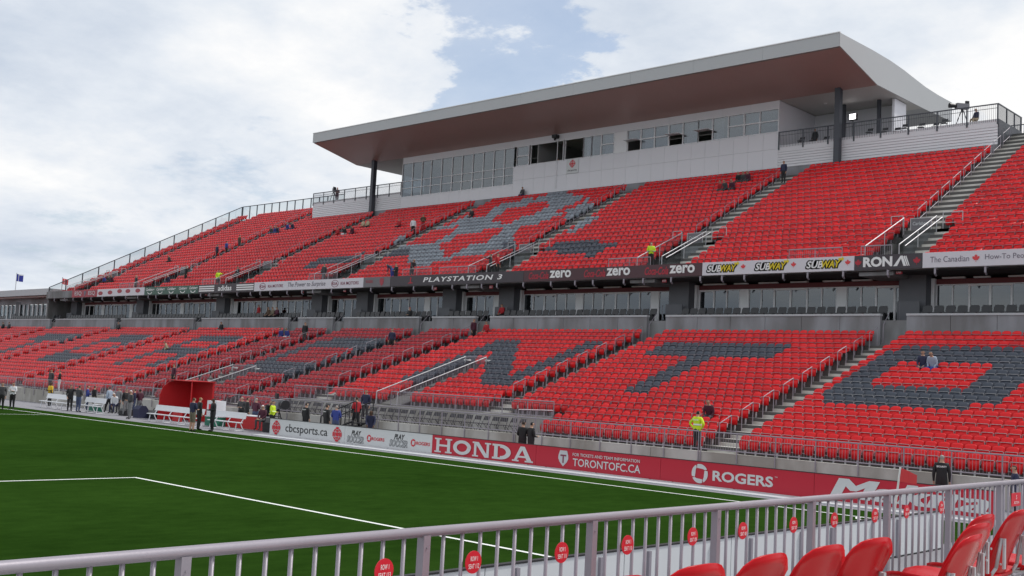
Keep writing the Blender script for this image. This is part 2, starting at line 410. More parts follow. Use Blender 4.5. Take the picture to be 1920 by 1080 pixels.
for xa, xb in zip(bays, bays[1:]):
    if xa < -112: continue
    suite_front(xa+.96, xb-.96, 28.3, 7.6, 9.75)
    b = MB(); b.box(xa+.96, xb-.96, 28.22, 28.40, 9.752, 10.03); b.build('header_beam', 'maroon', stand)
    x = xa+1.3
    while x < xb-2.0:
        w = rnd.uniform(.8, 1.7); b = MB(); b.box(x, x+w, 28.1, 28.3, 10.04, 10.12); b.build('light_trough', 'frame_white', stand); x += w+rnd.uniform(.4, 1.0)
# fascia beam and brackets of the upper tier
b = MB(); b.box(-111.45, 16, 25.32, 25.52, 10.25, 11.04); b.build('fascia_beam', 'concrete_dark', stand)
bk = MB(); bk.box(-.05, .05, -.16, .16, -.02, .02); bk.box(-.05, .05, -.16, -.10, -.26, -.02); bk.tube((0, -.13, -.26), (0, .02, -.36), .05)
bkm = bk.mesh('bracket', 'galv', fix=True)
x = 8.0
while x > -110:
    put('bracket', bkm, Vector((x, 25.34, 10.23))-stand.location, stand); x -= rnd.choice((1.5, 2.1, 2.5))
# upper terrace in lengths between the stair openings
b = MB(); ub = lambda y: 10.2+max(0, (y-26.6))*.53-.35
V0, V1 = -.95, .95
xs = sorted(UA)
lo_edges = [-111.4]+[e for a in xs for e in (a+V0, a+V1)]+[16]
for k in range(0, len(lo_edges), 2):
    terrace(b, lo_edges[k], lo_edges[k+1], uyb, uz, 0, 6, 25.53, uyb(5)+.166+.3, lambda y: 10.19+max(0, (y-27))*.3)
upper_low = b.build('upper_terrace_front', 'concrete_tread_shaded', stand)
b = MB()
terrace(b, -111.4, -90.0, uyb, uz, 6, 26, uyb(5)+.166, 50.4, lambda y: uz(0)+(y-26.6)*.531-.9)
terrace(b, -90.0, -13.25, uyb, uz, 6, NUP-1, uyb(5)+.166, 45.75, lambda y: uz(0)+(y-26.6)*.531-.9)
terrace(b, -13.25, 16, uyb, uz, 6, 26, uyb(5)+.166, 50.4, lambda y: uz(0)+(y-26.6)*.531-.9)
b.build('upper_terrace', 'concrete_tread_shaded', stand)
b = MB(); b.box(-111.3, 16, 31.3, 49.5, 9.4, 9.6); b.box(-111.42, -111.22, 25.53, 49.5, 6.6, 10.6); b.build('raker_wall', 'concrete_dark', stand)
for a in xs:
    b = MB(); b.box(a+V0, a+V1, 25.53, 31.25, 10.0, 10.20+.02); b.box(a+V0-.02, a+V1+.02, 31.05, 31.2, 10.2, 13.0); b.build('stair_opening', 'concrete_dark', stand)
# aisle steps: nearest ones singly, far ones together
stm = MB(); stm.box(-.66, .66, -.30, 0, 0, .148); stm.box(-.66, .66, -.86, -.302, 0, .006); stm = stm.mesh('step', 'concrete', fix=True)
stu = MB(); stu.box(-.93, .93, -.30, 0, 0, .228); stu.box(-.93, .93, -.86, -.302, 0, .006); stu = stu.mesh('step', 'concrete', fix=True)
stv = MB(); stv.box(-.5, .5, -.30, 0, 0, .228); stv.box(-.5, .5, -.86, -.302, 0, .006); stv = stv.mesh('step', 'concrete', fix=True)
steps = []
for a in AISLES:
    for i in range(1, NLOW):
        if PLAT0 < a < PLAT1 and i < 4: continue
        steps.append((stm, (a, lyb(i-1)+.164, lz(i-1)+.001), .66, .148))
for a in UA:
    for i in range(1, 27 if (a > -13.25 or a < -90) else NUP):
        if i > 6: steps.append((stu, (a, uyb(i-1)+.164, uz(i-1)+.001), .93, .228))
        else: steps.append((stv, (a+V1+.52, uyb(i-1)+.164, uz(i-1)+.001), .5, .228))
steps.sort(key=lambda s: (Vector(s[1])-Vector(CAM)).length)
for me, p, w, h in steps[:290]: put('step', me, Vector(p)-stand.location, stand)
b = MB()
for me, p, w, h in steps[290:]: b.box(p[0]-w, p[0]+w, p[1]-.30, p[1], p[2], p[2]+h)
o = b.build('far_steps', 'concrete', stand); o['kind'] = 'stuff'

# ================================================================== SEATS
def seat_parts():
    # backrest: curved shell, rounded top; front towards -y, x across, origin on the tread under the backrest
    def shell(xs, prof, wid, thick, cup, drop=0.0):
        v = []; f = []
        n = len(xs); m_ = len(prof)
        for side in (0, 1):
            for j, (y, z) in enumerate(prof):
                for x in xs:
                    xx = x*wid[j]; v.append((xx, y-cup*abs(x*2)**2+(thick if side else 0), z-(drop*abs(x*2)**3 if j == m_-1 else 0)))
        for j in range(m_-1):
            for i in range(n-1):
                a = j*n+i; f.append((a, a+1, a+n+1, a+n)); c = m_*n+a; f.append((c, c+n, c+n+1, c+1))
        for j in range(m_-1):
            for i in (0, n-1):
                a = j*n+i; c = m_*n+a; f.append((a, a+n, c+n, c) if i == 0 else (a, c, c+n, a+n))
        for j in (0, m_-1):
            for i in range(n-1):
                a = j*n+i; c = m_*n+a; f.append((a, c, c+1, a+1) if j == 0 else (a, a+1, c+1, c))
        return v, f
    back = shell((-.5, -.30, 0, .30, .5), [(-.03, .48), (.01, .62), (.045, .745), (.085, .845)], (.40, .43, .435, .385), .022, .045, .055)
    pan = shell((-.5, 0, .5), [(-.10, .26), (-.15, .32), (-.175, .48), (-.125, .645)], (.26, .36, .40, .40), .025, -.012)
    frm = MB(); w = .215
    frm.box(-w+.01, w-.01, -.150, -.115, .646, .664); frm.box(-w+.0, -w+.008, -.12, -.07, .46, .64); frm.box(w-.008, w, -.12, -.07, .46, .64)  # top bar: pale frame metal, also stands in for the pan edge highlight
    frm.box(-.02, .02, -.04, .04, .0, .40)
    return back, pan, (frm.v, frm.f)
S_BACK, S_PAN, S_FRM = seat_parts()
def pip(x, y, P):
    c = False; j = len(P)-1
    for i in range(len(P)):
        if ((P[i][1] > y) != (P[j][1] > y)) and x < (P[j][0]-P[i][0])*(y-P[i][1])/(P[j][1]-P[i][1])+P[i][0]: c = not c
        j = i
    return c
def up_plane(u, v, h=.65):
    q = ray(u, v); s = .46/.866
    t = (10.47+h+s*(CAM[1]-26.6)-CAM[2])/(q[2]-s*q[1]); P = CAM+t*q; return (P[0], (P[1]-26.6)/.866)
def lo_plane(u, v, h=.65):
    q = ray(u, v); s = .297/.866
    t = (.84+h+s*(CAM[1]-9.12)-CAM[2])/(q[2]-s*q[1]); P = CAM+t*q; return (P[0], (P[1]-9.12)/.866)
def cropA(pts): return [up_plane(540+x/5.333, 330+y/5.333) for x, y in pts]
def cropB(pts): return [up_plane(860+x/5.333, 330+y/5.333) for x, y in pts]
PALE = [cropB([(980, 130), (1060, 130), (1120, 150), (1190, 180), (1330, 185), (1310, 215), (1240, 215), (1200, 245), (1130, 265), (1100, 290), (1040, 305), (990, 320), (1000, 340), (1060, 340), (1050, 365), (970, 375), (960, 395), (880, 425), (870, 440), (780, 470), (740, 490), (600, 500), (590, 540), (560, 570), (540, 620), (500, 640), (480, 720), (440, 740), (350, 750), (150, 770), (130, 800), (0, 805), (0, 740), (80, 690), (280, 650), (330, 600), (400, 560), (420, 530), (430, 505), (300, 520), (100, 540), (90, 570), (0, 585), (0, 400), (100, 385), (180, 410), (260, 390), (300, 340), (360, 280), (440, 265), (600, 240), (640, 215), (780, 205), (800, 185), (880, 165), (970, 150)]),
        cropB([(1090, 310), (1220, 280), (1250, 245), (1370, 240), (1370, 265), (1310, 285), (1310, 330), (1330, 360), (1250, 370), (1200, 400), (1130, 440), (1120, 470), (1090, 390), (1110, 350)]),
        cropB([(1280, 420), (1340, 380), (1500, 362), (1495, 395), (1390, 410), (1375, 440), (1310, 460), (1290, 490), (1200, 510), (1180, 540), (1100, 540), (1200, 470)]),
        cropA([(1640, 540), (1700, 490), (1720, 425), (1820, 395), (1925, 430), (1925, 545), (1800, 550), (1790, 580), (1680, 580), (1640, 620), (1610, 640), (1510, 660), (1500, 690), (1530, 720), (1540, 795), (1620, 780), (1640, 745), (1770, 740), (1790, 690), (1925, 680), (1925, 768), (1850, 770), (1830, 800), (1650, 810), (1640, 840), (1440, 860), (1420, 890), (1280, 905), (1210, 860), (1170, 820), (1190, 700), (1150, 690), (1420, 680), (1440, 650), (1520, 610), (1640, 580)]),
        cropA([(930, 730), (1040, 650), (1080, 600), (1280, 555), (1380, 535), (1480, 520), (1500, 480), (1620, 468), (1700, 430), (1720, 440), (1640, 500), (1490, 510), (1350, 560), (1240, 610), (1150, 690), (1190, 705), (1170, 730)])]
PALE_HOLE = [cropB([(440, 330), (640, 290), (780, 240), (860, 235), (930, 290), (830, 320), (820, 340), (760, 370), (640, 400), (630, 430), (480, 450), (320, 455), (350, 420), (430, 350)])]
DARK = [cropB([(960, 640), (1420, 612), (1410, 645), (1690, 632), (1690, 660), (1570, 690), (1560, 715), (1430, 740), (1410, 785), (1180, 788), (1160, 755), (880, 758), (900, 720), (960, 700)]),
        cropB([(460, 640), (600, 628), (560, 720), (440, 738)]),
        cropA([(105, 935), (160, 880), (250, 830), (480, 800), (510, 785), (640, 775), (760, 755), (600, 850), (480, 880), (270, 892), (240, 925)]),
        cropA([(930, 735), (1180, 730), (1190, 800), (940, 815)])]
def disp(n, x, i):
    # letters T O R O N T O over rows 6..15 of the lower tier
    r = i-6
    if r < 0 or r > 9: return False
    def T(x0): return (r >= 7 and x0 <= x <= x0+8.3) or (r < 7 and x0+3.45 <= x <= x0+4.95)
    def O(x0, w):
        c = .55 if r in (0, 9) else 0
        if not (x0+c*1.2 <= x <= x0+w-c*1.2): return False
        return r < 3 or r > 6 or x < x0+1.5 or x > x0+w-1.5
    def Nn(x0, w):
        if not (x0 <= x <= x0+w): return False
        d = x0+1.3+(w-2.6)*(9-r)/9.0
        return x < x0+1.7 or x > x0+w-1.4 or abs(x-d) < 1.0
    def Rr(x0, w):
        if not (x0 <= x <= x0+w): return False
        if r == 9 and x > x0+w-.6: return False
        if x < x0+1.5: return True
        if r >= 8 or r in (4, 5): return True
        if r in (6, 7): return x > x0+w-1.5
        return abs(x-(x0+w-.9-.35*r*.3)) < .85
    return T(-23.65) or O(-10.05, 7.6) or Nn(-37.0, 8.9) or O(-55.0, 7.9) or Rr(-73.0, 7.3) or O(-88.0, 7.4) or T(-103.6)
seats = []      # (x, y, z, colour index)
for lo_, hi_ in zip([-139]+sorted(AISLES), sorted(AISLES)+[9]):
    xa, xb = lo_+.70, hi_-.72; n = int((xb-xa)/PITCH); off = (xb-xa-n*PITCH)/2
    for i in range(NLOW):
        for k in range(n):
            x = xa+off+(k+.5)*PITCH
            if PLAT0-.2 < x < PLAT1+.1 and i < 3: continue
            if -35.25 < x < -33.35 and i < 11: continue
            if -55.6 < x < -52.3 and i < 7: continue
            c = 0
            if -63.5 < x < -41.1: c = 1
            if disp(0, x, i): c = 2
            seats.append((x, lyb(i), lz(i), c))
ues = sorted(UA)
for i in range(27):
    cuts = [-111.0]
    for a in ues: cuts += [a-.93-(.06 if i < 6 else 0), a+.93+(1.07 if i < 6 else 0)]
    cuts.append(9)
    for k in range(0, len(cuts), 2):
        xa, xb = cuts[k], cuts[k+1]; n = int((xb-xa)/PITCH)
        for j in range(n):
            x = (xb-(n-j-.5)*PITCH) if k else (xb-(j+.5)*PITCH)
            if i >= NUP and -90.3 < x < -13.2: continue
            c = 0
            if -72 < x < -30:
                if any(pip(x, i, P) for P in DARK): c = 2
                elif any(pip(x, i, P) for P in PALE) and not any(pip(x, i, P) for P in PALE_HOLE): c = 3
            seats.append((x, uyb(i), uz(i), c))
SA = np.array(seats)
d = SA[:, :3]-CAM; dep = d@AX_F; uu = 960+F_PIN*(d@AX_R)/dep; vv = 540-F_PIN*((d+np.array([0, 0, .5]))@AX_U)/dep
vis = (dep > 0) & (uu > -12) & (uu < 1932) & (vv < 1090)
dist = np.where(vis, dep, 1e9); order = np.argsort(dist); near = order[:300]
isnear = np.zeros(len(SA), bool); isnear[near] = True
tint = np.array([rnd.uniform(.80, 1.12) for _ in range(len(SA))])
SEATM = ['seat_red', 'seat_crimson', 'seat_slate', 'seat_pale']
def solo(name, geo_, matn):
    out_ = {}
    for c, mn in enumerate(SEATM):
        me = bpy.data.meshes.new(name); me.from_pydata(geo_[0], [], geo_[1]); me.materials.append(MATS[matn or mn])
        at = me.attributes.new('tint', 'FLOAT', 'POINT'); at.data.foreach_set('value', [1.0]*len(geo_[0]))
        me.polygons.foreach_set('use_smooth', [True]*len(geo_[1])) if not matn else None
        out_[c] = me
    return out_
mB, mP, mF = solo('backrest', S_BACK, None), solo('seat_pan', S_PAN, None), solo('frame', S_FRM, 'galv_bright')
ORD = 'first second third fourth fifth sixth seventh eighth ninth tenth eleventh twelfth thirteenth fourteenth fifteenth sixteenth seventeenth eighteenth nineteenth'.split()
cname = {0: 'red', 1: 'crimson', 2: 'slate grey', 3: 'pale grey'}
for k in near:
    x, y, z, c = SA[k]; c = int(c)
    rw = round((y-9.12)/.866); ordn = ORD[max(0, min(18, rw))]; sec = 'section with the grey O' if x > -11.2 else ('section with the grey T' if x > -26.2 else 'section with the grey N')
    o = thing('stadium_seat', f'{cname[c]} seat, {ordn} row behind the front railing, {sec}', 'seat', (x, y, z), f'{cname[c]} seats of the {ordn} row, {sec}')
    put('backrest', mB[c], (0, 0, 0), o); put('seat_pan', mP[c], (0, 0, 0), o); put('frame', mF[c], (0, 0, 0), o)
rest = np.where(vis & ~isnear | (~vis & (SA[:, 0] < 8)) & ~isnear)[0]
bv = np.array(S_BACK[0]+S_PAN[0]+S_FRM[0]); nb, npn = len(S_BACK[0]), len(S_PAN[0])
faces = [tuple(f) for f in S_BACK[1]]+[tuple(i+nb for i in f) for f in S_PAN[1]]+[tuple(i+nb+npn for i in f) for f in S_FRM[1]]
fm = np.array([0]*(len(S_BACK[1])+len(S_PAN[1]))+[4]*len(S_FRM[1]))
fq = np.array(faces); nV, nF_ = len(bv), len(fq); K = len(rest)
jit = np.array([[rnd.uniform(-.006, .006), rnd.uniform(-.008, .008), rnd.uniform(-.006, .006)] for _ in range(K)])
bv2 = bv.copy(); th = R(68); pv = bv[nb:nb+npn]-np.array([0, -.13, .42]); bv2[nb:nb+npn, 1] = -.13+pv[:, 1]*math.cos(th)+pv[:, 2]*math.sin(th)*1.0-.16; bv2[nb:nb+npn, 2] = .45-pv[:, 1]*math.sin(th)*.4+pv[:, 2]*math.cos(th)
open_ = np.array([rnd.random() < .035 for _ in range(K)])
base = np.where(open_[:, None, None], bv2[None], bv[None])
V = (base+(SA[rest, :3]+jit)[:, None, :]).reshape(-1, 3)
Fq = (fq[None]+(np.arange(K)*nV)[:, None, None]).reshape(-1)
me = bpy.data.meshes.new('far_seats'); me.vertices.add(K*nV); me.vertices.foreach_set('co', V.ravel())
me.loops.add(K*nF_*4); me.loops.foreach_set('vertex_index', Fq.astype(np.int32))
me.polygons.add(K*nF_); me.polygons.foreach_set('loop_start', (np.arange(K*nF_)*4).astype(np.int32)); 
for mn in SEATM+['galv']: me.materials.append(MATS[mn])
ci = SA[rest, 3].astype(int)
mi = np.where(fm[None] == 4, 4, ci[:, None]).astype(np.int32); me.polygons.foreach_set('material_index', mi.ravel())
at = me.attributes.new('tint', 'FLOAT', 'POINT'); at.data.foreach_set('value', np.repeat(tint[rest], nV).astype(np.float32))
me.update(calc_edges=True); me.validate()
me.polygons.foreach_set('use_smooth', np.tile(fm != 4, K))
o = bpy.data.objects.new('far_seats', me); col.objects.link(o); o['kind'] = 'stuff'
tag(o, 'thousands of red and grey stadium seats filling both tiers', 'seats')

# ================================================================== RAILINGS ON THE STAND
def lower_rail_mesh():
    b = MB(); L = .9; r = .024; dz = .297/.866*L
    r = .019
    b.path([(0, 0, 0), (0, 0, .92), (0, .06, .97), (0, L, .97+dz), (0, L, dz-.05)], r); return b.mesh('aisle_handrail', 'galv', fix=True)
LRM = lower_rail_mesh()
for a in AISLES:
    for k in range(9):
        i = 2*k+1
        if PLAT0-.5 < a < PLAT1 and i < 4: continue
        o = put('aisle_handrail', LRM, (a-.52, lyb(i)-.35, lz(i)+.0))
        tag(o, 'short galvanised tube handrail beside a lower tier aisle stair', 'handrail', 'lower tier aisle handrails')
def upper_rail_mesh():
    b = MB(); L = 1.25; r = .02; dz = .46/.866*L
    b.path([(0, 0, 0), (0, 0, .98), (0, L, .98+dz), (0, L, dz-.1)], r); b.tube((0, 0, .35), (0, L, .35+dz), r); return b.mesh('aisle_handrail', 'galv', fix=True)
URM = upper_rail_mesh()
for a in UA:
    i = 7
    top = 26 if (a > -13.25 or a < -90) else NUP-1
    while i+1.5 < top:
        o = put('aisle_handrail', URM, (a-.70, uyb(i)-.25, uz(i)))
        tag(o, 'two bar galvanised handrail beside an upper tier aisle stair', 'handrail', 'upper tier aisle handrails'); i += 2.5 if int(i*2) % 2 == 0 else 2.5
        i = int(i)
def fence(label, p0, p1, zt, zb_, post=1.6, down=.0, grp=None, pick=.115, name='railing', cat='railing', ztop1=None, m='galv', pr=.006, rr=.028, mid=None):
    p0 = Vector(p0); p1 = Vector(p1); L = (p1-p0).length; o = thing(name, label, cat, (p0.x, p0.y, 0), grp)
    b = MB(); b.tube((p0.x, p0.y, zt), (p1.x, p1.y, zt), rr, 8); b.build('top_rail', m, o)
    b = MB(); b.tube((p0.x, p0.y, zb_), (p1.x, p1.y, zb_), rr*.75); b.build('bottom_rail', m, o)
    n = max(1, round(L/post))
    for k in range(n+1):
        q = p0.lerp(p1, k/n); b = MB(); b.tube((q.x, q.y, zb_-down), (q.x, q.y, zt), .024); b.build('post', m, o)
    b = MB(); n = int(L/pick)
    for k in range(1, n):
        q = p0.lerp(p1, k/n); b.tube((q.x, q.y, zb_), (q.x, q.y, zt), pr, 4)
    s = b.build('pickets', m, o, fix=False); s['kind'] = 'stuff'
    return o
cuts = sorted([a for a in AISLES if a < PLAT0-1 or a > PLAT1+1]+[PLAT0, PLAT1, 9.5, -135])
for xa, xb in zip(cuts, cuts[1:]):
    fence('low galvanised picket railing along the front wall of the lower tier', (xa+.05, 7.38, 0), (xb-.05, 7.38, 0), 1.78, 1.10, down=.55, grp='front wall railings')
fence('galvanised picket railing behind the folding chairs, left of the sloping stair', (PLAT0+.1, 10.1, 0), (-35.5, 10.1, 0), 2.52, 1.80, down=.08)
fence('galvanised picket railing behind the folding chairs, right of the sloping stair', (-33.1, 10.1, 0), (PLAT1, 10.1, 0), 2.52, 1.80, down=.08)
o = fence('short galvanised picket railing closing the end of the folding chair platform', (PLAT1, 7.6, 0), (PLAT1, 10.05, 0), 2.1, 1.0)
# sloping stair cut into the lower tier
def stair_guard(name, label, xa, xb, i0, i1, zoff=0.0):
    o = thing(name, label, 'stair', ((xa+xb)/2, lyb(i0), lz(i0)))
    for s in (xa, xb):
        b = MB(); ya, yb_ = lyb(i0)-.9, lyb(i1)
        za, zb2 = lz(i0)+.72, lz(i1)+1.0
        b.path([(s, ya, lz(i0)-.2), (s, ya, za), (s, yb_, zb2), (s, yb_, lz(i1))], .03, 8)
        b.build('handrail', 'galv_bright', o)
        b = MB(); n = int((yb_-ya)/.12)
        for k in range(1, n):
            t = k/n; y = ya+(yb_-ya)*t; b.tube((s, y, lz(i0)-.15+(lz(i1)-lz(i0)+.1)*t), (s, y, za+(zb2-za)*t), .008, 4)
        q = b.build('pickets', 'galv', o, fix=False); q['kind'] = 'stuff'
    b = MB(); b.prism([(xa+.05, lyb(i0)-.6, lz(i0)+.004), (xa+.05, lyb(i1)-.1, lz(i1)+.004), (xa+.05, lyb(i1)-.1, lz(i1)+.05), (xa+.05, lyb(i0)-.6, lz(i0)+.05)], (xb-xa-.1, 0, 0)); b.build('ramp', 'concrete_tread_shaded', o)
    b = MB(); n = int((xb-xa)/.1)
    for k in range(n+1): b.tube((xa+(xb-xa)*k/n, lyb(i1), lz(i1)), (xa+(xb-xa)*k/n, lyb(i1), lz(i1)+1.0), .008, 4)
    b.tube((xa, lyb(i1), lz(i1)+1), (xb, lyb(i1), lz(i1)+1), .022); q = b.build('end_guard', 'galv', o, fix=False)
    for s in (xa, xb):
        b = MB(); b.box(s-.2, s+.2, lyb(i1)+.05, lyb(i1)+.3, lz(i1)+.75, lz(i1)+.85); b.build('lamp_housing', 'print_white', o)
stair_guard('access_stair', 'long sloping stair with bright handrails between the folding chairs and the N of seats', -35.2, -33.4, 3, 10)
stair_guard('access_stair', 'sloping stair with bright handrails above the red dugout', -55.4, -52.5, 1, 6)
# stair openings of the upper tier: glazed side guards, end sign frame, side gate
for a in UA:
    if a > 0: continue
    o = thing('stair_opening_guard', 'glazed guard with sloping rails round an upper tier stair opening', 'guard rail', (a, 26, 10.5), 'upper tier stair opening guards')
    for s in (V0, V1):
        ya, yb_ = 26.2, 31.1; za, zb2 = 11.72, 13.98
        b = MB(); b.tube((a+s, ya, za), (a+s, yb_, zb2), .028, 8); b.tube((a+s, ya, 10.4), (a+s, ya, za), .028); b.tube((a+s, yb_, 12.6), (a+s, yb_, zb2), .028)
        b.tube((a+s, 28.6, 11.0), (a+s, 28.6, 12.8), .024); b.build('handrail', 'galv_bright', o)
        b = MB(); b.prism([(a+s, ya, 10.5), (a+s, yb_, 12.7), (a+s, yb_, zb2-.1), (a+s, ya, za-.1)], (.012, 0, 0)); b.build('glass_panel', 'pane_clear', o)
        if s > 0:
            b = MB(); b.tube((a+s+.32, ya, za-.1), (a+s+.32, yb_, zb2-.1), .03, 8); b.build('handrail', 'galv_bright', o)
    b = MB(); z0, z1 = 12.95, 13.95
    for (xa, xb, za, zb2) in ((a-.62, a+.62, z1-.04, z1), (a-.62, a+.62, z0, z0+.04), (a-.62, a-.58, z0+.04, z1-.04), (a+.58, a+.62, z0+.04, z1-.04)): b.box(xa, xb, 31.2, 31.25, za, zb2)
    f = b.build('sign_frame', 'galv_bright', o)
    b = MB(); b.box(a-.57, a+.57, 31.21, 31.23, z0+.05, z1-.05); b.build('sign_panel', 'banner_grey', o)
    if a > -45:
        lettering('Carlsberg', (a, 31.205, 13.6), .95, .26, 'print_silver', o, bold=.01, shear=.15)
    b = MB(); b.path([(a-1.7, 31.1, 12.9), (a-1.7, 31.1, 14.1), (a-1.0, 31.1, 14.1), (a-1.0, 31.1, 12.9)], .026); b.build('side_gate', 'galv_bright', o); b = MB(); b.path([(a+1.2, 31.4, 13.0), (a+1.2, 31.4, 14.2), (a+2.3, 31.4, 14.2), (a+2.3, 31.4, 13.0)], .026)
    b.tube((a+1.2, 31.4, 13.6), (a+2.3, 31.4, 13.6), .02); b.tube((a+1.2, 31.4, 13.15), (a+2.3, 31.4, 13.15), .02); b.build('side_gate', 'galv_bright', o)
# low picket railings on the front edge of the upper tier
for (xa, xb) in ((-17.6, -14.4), (-13.3, -11.6), (-30.5, -27.2), (-46.4, -42.6), (-50.5, -47.3), (-62.4, -58.6), (-79, -76), (-95, -91)):
    fence('short dark picket railing above the banners at a stair head', (xa, 25.62, 0), (xb, 25.62, 0), 11.62, 10.7, grp='upper tier front railings', m='galv')
# raked end fence and back fence, far end
o = thing('mesh_fence', 'tall glazed fence climbing the raked far end of the upper tier', 'fence', (-111.5, 25.6, 10.5))
def eh(y): return 11.6+(y-25.6)*.531
b = MB(); b.tube((-111.5, 25.6, eh(25.6)), (-111.5, 50.3, eh(50.3)), .05); b.build('top_rail', 'steel_dark', o)
ys = [25.6+k*1.9 for k in range(14)]
for y in ys:
    b = MB(); b.box(-111.55, -111.45, y-.05, y+.05, eh(y)-2.0, eh(y)); b.build('post', 'steel_dark', o)
for ya, yb_ in zip(ys, ys[1:]):
    b = MB(); b.prism([(-111.5, ya+.06, eh(ya)-1.8), (-111.5, yb_-.06, eh(yb_)-1.8), (-111.5, yb_-.06, eh(yb_)-.05), (-111.5, ya+.06, eh(ya)-.05)], (.01, 0, 0)); b.build('glass_panel', 'pane_clear', o)
o = thing('mesh_fence', 'tall glazed fence with dark posts along the top row beside the camera platform', 'fence', (-111.5, 50.4, 22))
b = MB(); b.tube((-111.5, 50.4, 24.75), (-90.2, 50.4, 24.75), .05); b.build('top_rail', 'steel_dark', o)
xs_ = [-111.5+k*1.65 for k in range(14)]
for x in xs_[:13]:
    b = MB(); b.box(x-.05, x+.05, 50.35, 50.45, 22.3, 24.75); b.build('post', 'steel_dark', o)
    b = MB(); b.box(x+.06, x+1.59, 50.39, 50.40, 22.4, 24.7); b.build('glass_panel', 'pane_clear', o)
fence('dark picket fence closing the top row beside the ribbed platform', (-12.9, 50.4, 0), (8, 50.4, 0), 24.3, 22.6, m='steel_dark', pick=.13, pr=.012, rr=.035)
# ================================================================== PRESS BOX AND CANOPY
YF = 45.8
press = thing('press_box', 'long pale press box with a band of windows above the upper tier', 'press box', (-52, 49, 21.4))
X0, X1 = -74.6, -30.0
ZW0, ZW1 = 24.08, 25.98
def bpanel(x0, x1, z0, z1, m='white_panel', y=YF, name='wall_panel'):
    b = MB(); b.box(x0+.007, x1-.007, y, y+.14, z0+.007, z1-.007); return b.build(name, m, press)
XG = float(at_y(963, 300, YF)[0])                 # where the tall glazing ends
n = 21; w = (X1-XG)/n
for k in range(n):
    bpanel(XG+k*w, XG+(k+1)*w, 22.72, ZW0); bpanel(XG+k*w, XG+(k+1)*w, 21.2, 22.72)
n = 11; w = (XG-X0)/n
for k in range(n): bpanel(X0+k*w, X0+(k+1)*w, 21.2, 22.32)
n = 17; w = (X1-X0)/n
for k in range(n): bpanel(X0+k*w, X0+(k+1)*w, ZW1, 26.62)
def frame_box(b, x0, x1, z0, z1, t=.05, y0=YF-.02, y1=YF+.1):
    b.box(x0, x0+t, y0, y1, z0, z1); b.box(x1-t, x1, y0, y1, z0, z1); b.box(x0+t, x1-t, y0, y1, z1-t, z1); b.box(x0+t, x1-t, y0, y1, z0, z0+t)
def window(u0, u1, kind):
    v = 342-(u0-960)*.20
    x0, x1 = float(at_y(u0, v, YF)[0])-.05, float(at_y(u1, v, YF)[0])+.05
    if kind == 'panel': bpanel(x0, x1, ZW0, ZW1, 'frame_white'); return
    b = MB(); frame_box(b, x0, x1, ZW0, ZW1); zm = (ZW0+ZW1)/2
    if kind in ('two', 'low'): b.box(x0+.05, x1-.05, YF-.02, YF+.08, zm-.05, zm+.04)
    o = b.build('window', 'frame_white', press)
    if kind in ('two', 'low', 'full'):
        b = MB(); b.box(x0+.05, x1-.05, YF+.04, YF+.052, zm+.04 if kind != 'full' else ZW0+.05, ZW1-.05); b.build('pane', 'pane_box', o)
    if kind == 'two':
        b = MB(); b.box(x0+.05, x1-.05, YF+.04, YF+.052, ZW0+.05, zm-.05); b.build('pane', 'pane_box', o)
    if kind == 'low':           # sash swung out
        b = MB(); frame_box(b, x0+.06, x1-.06, zm-.08, zm-.05, .012, YF-.75, YF-.03); b.build('open_sash', 'frame_white', o)
    if kind in ('two', 'full') and rnd.random() < .45:
        b = MB(); b.box(x0+.08, x0+(x1-x0)*rnd.uniform(.4, .9), YF+.5, YF+.55, ZW0+.1, ZW1-.1); b.build('blind', 'frame_white', o)
for u0, u1, kd in [(967, 989, 'two'), (994, 1055, 'void'), (1060, 1094, 'void'), (1095, 1110, 'full'), (1111, 1128, 'full'), (1130, 1153, 'two'), (1155, 1177, 'panel'), (1180, 1204, 'low'), (1206, 1230, 'two'), (1232, 1257, 'two'), (1259, 1284, 'low'), (1286, 1313, 'full'), (1314, 1340, 'low'), (1342, 1370, 'full'), (1372, 1399, 'two'), (1402, 1429, 'two'), (1431, 1464, 'two')]:
    window(u0, u1, kd)
# tall glazing at the far end
us = [752, 771, 789, 806, 826, 846, 865, 885, 905, 925, 945, 963]
gx = [float(at_y(u, 300, YF)[0]) for u in us]; gx[0] = X0; gx[-1] = XG
for xa, xb in zip(gx, gx[1:]):
    b = MB(); b.box(xa-.02, xa+.06, YF-.03, YF+.1, 22.32, ZW1); b.box(xa+.06, xb, YF-.02, YF+.1, 22.32, 22.40)
    for z in (23.25, 24.02, ZW1-.05): b.box(xa+.06, xb, YF-.02, YF+.08, z, z+.05)
    o = b.build('window', 'frame_white', press)
    for z0, z1 in ((22.40, 23.25), (23.30, 24.02), (24.07, ZW1-.05)):
        b = MB(); b.box(xa+.06, xb, YF+.04, YF+.052, z0, z1); b.build('pane', 'pane_box', o)
    b = MB(); b.box(xa+.2, xb-.1, YF+1.1, YF+1.8, 22.5, 23.0); b.build('desk', 'kit_grey', o)
b = MB(); b.box(X0, X0+.08, YF+.14, YF+.3, 21.4, 26.6); b.box(X0, X0+.08, 49.0, 49.2, 21.4, 26.6); b.box(X0, X0+.08, 49.2, 53, 21.4, 26.6); b.build('side_wall', 'frame_white', press)
b = MB(); b.box(X0+.03, X0+.042, YF+.3, 49.0, 22.4, 26.5); b.build('side_pane', 'pane_box', press)
b = MB(); b.box(X1-.2, X1-.001, YF+.141, 53, 21.4, 26.6); b.build('side_wall', 'white_panel', press)
b = MB(); b.box(X0+.1, X1-.21, 52.8, 53, 21.4, 26.6); b.box(X0+.1, X1-.21, YF+.15, 52.8, 21.3, 22.3); b.build('back_wall', 'interior', press)
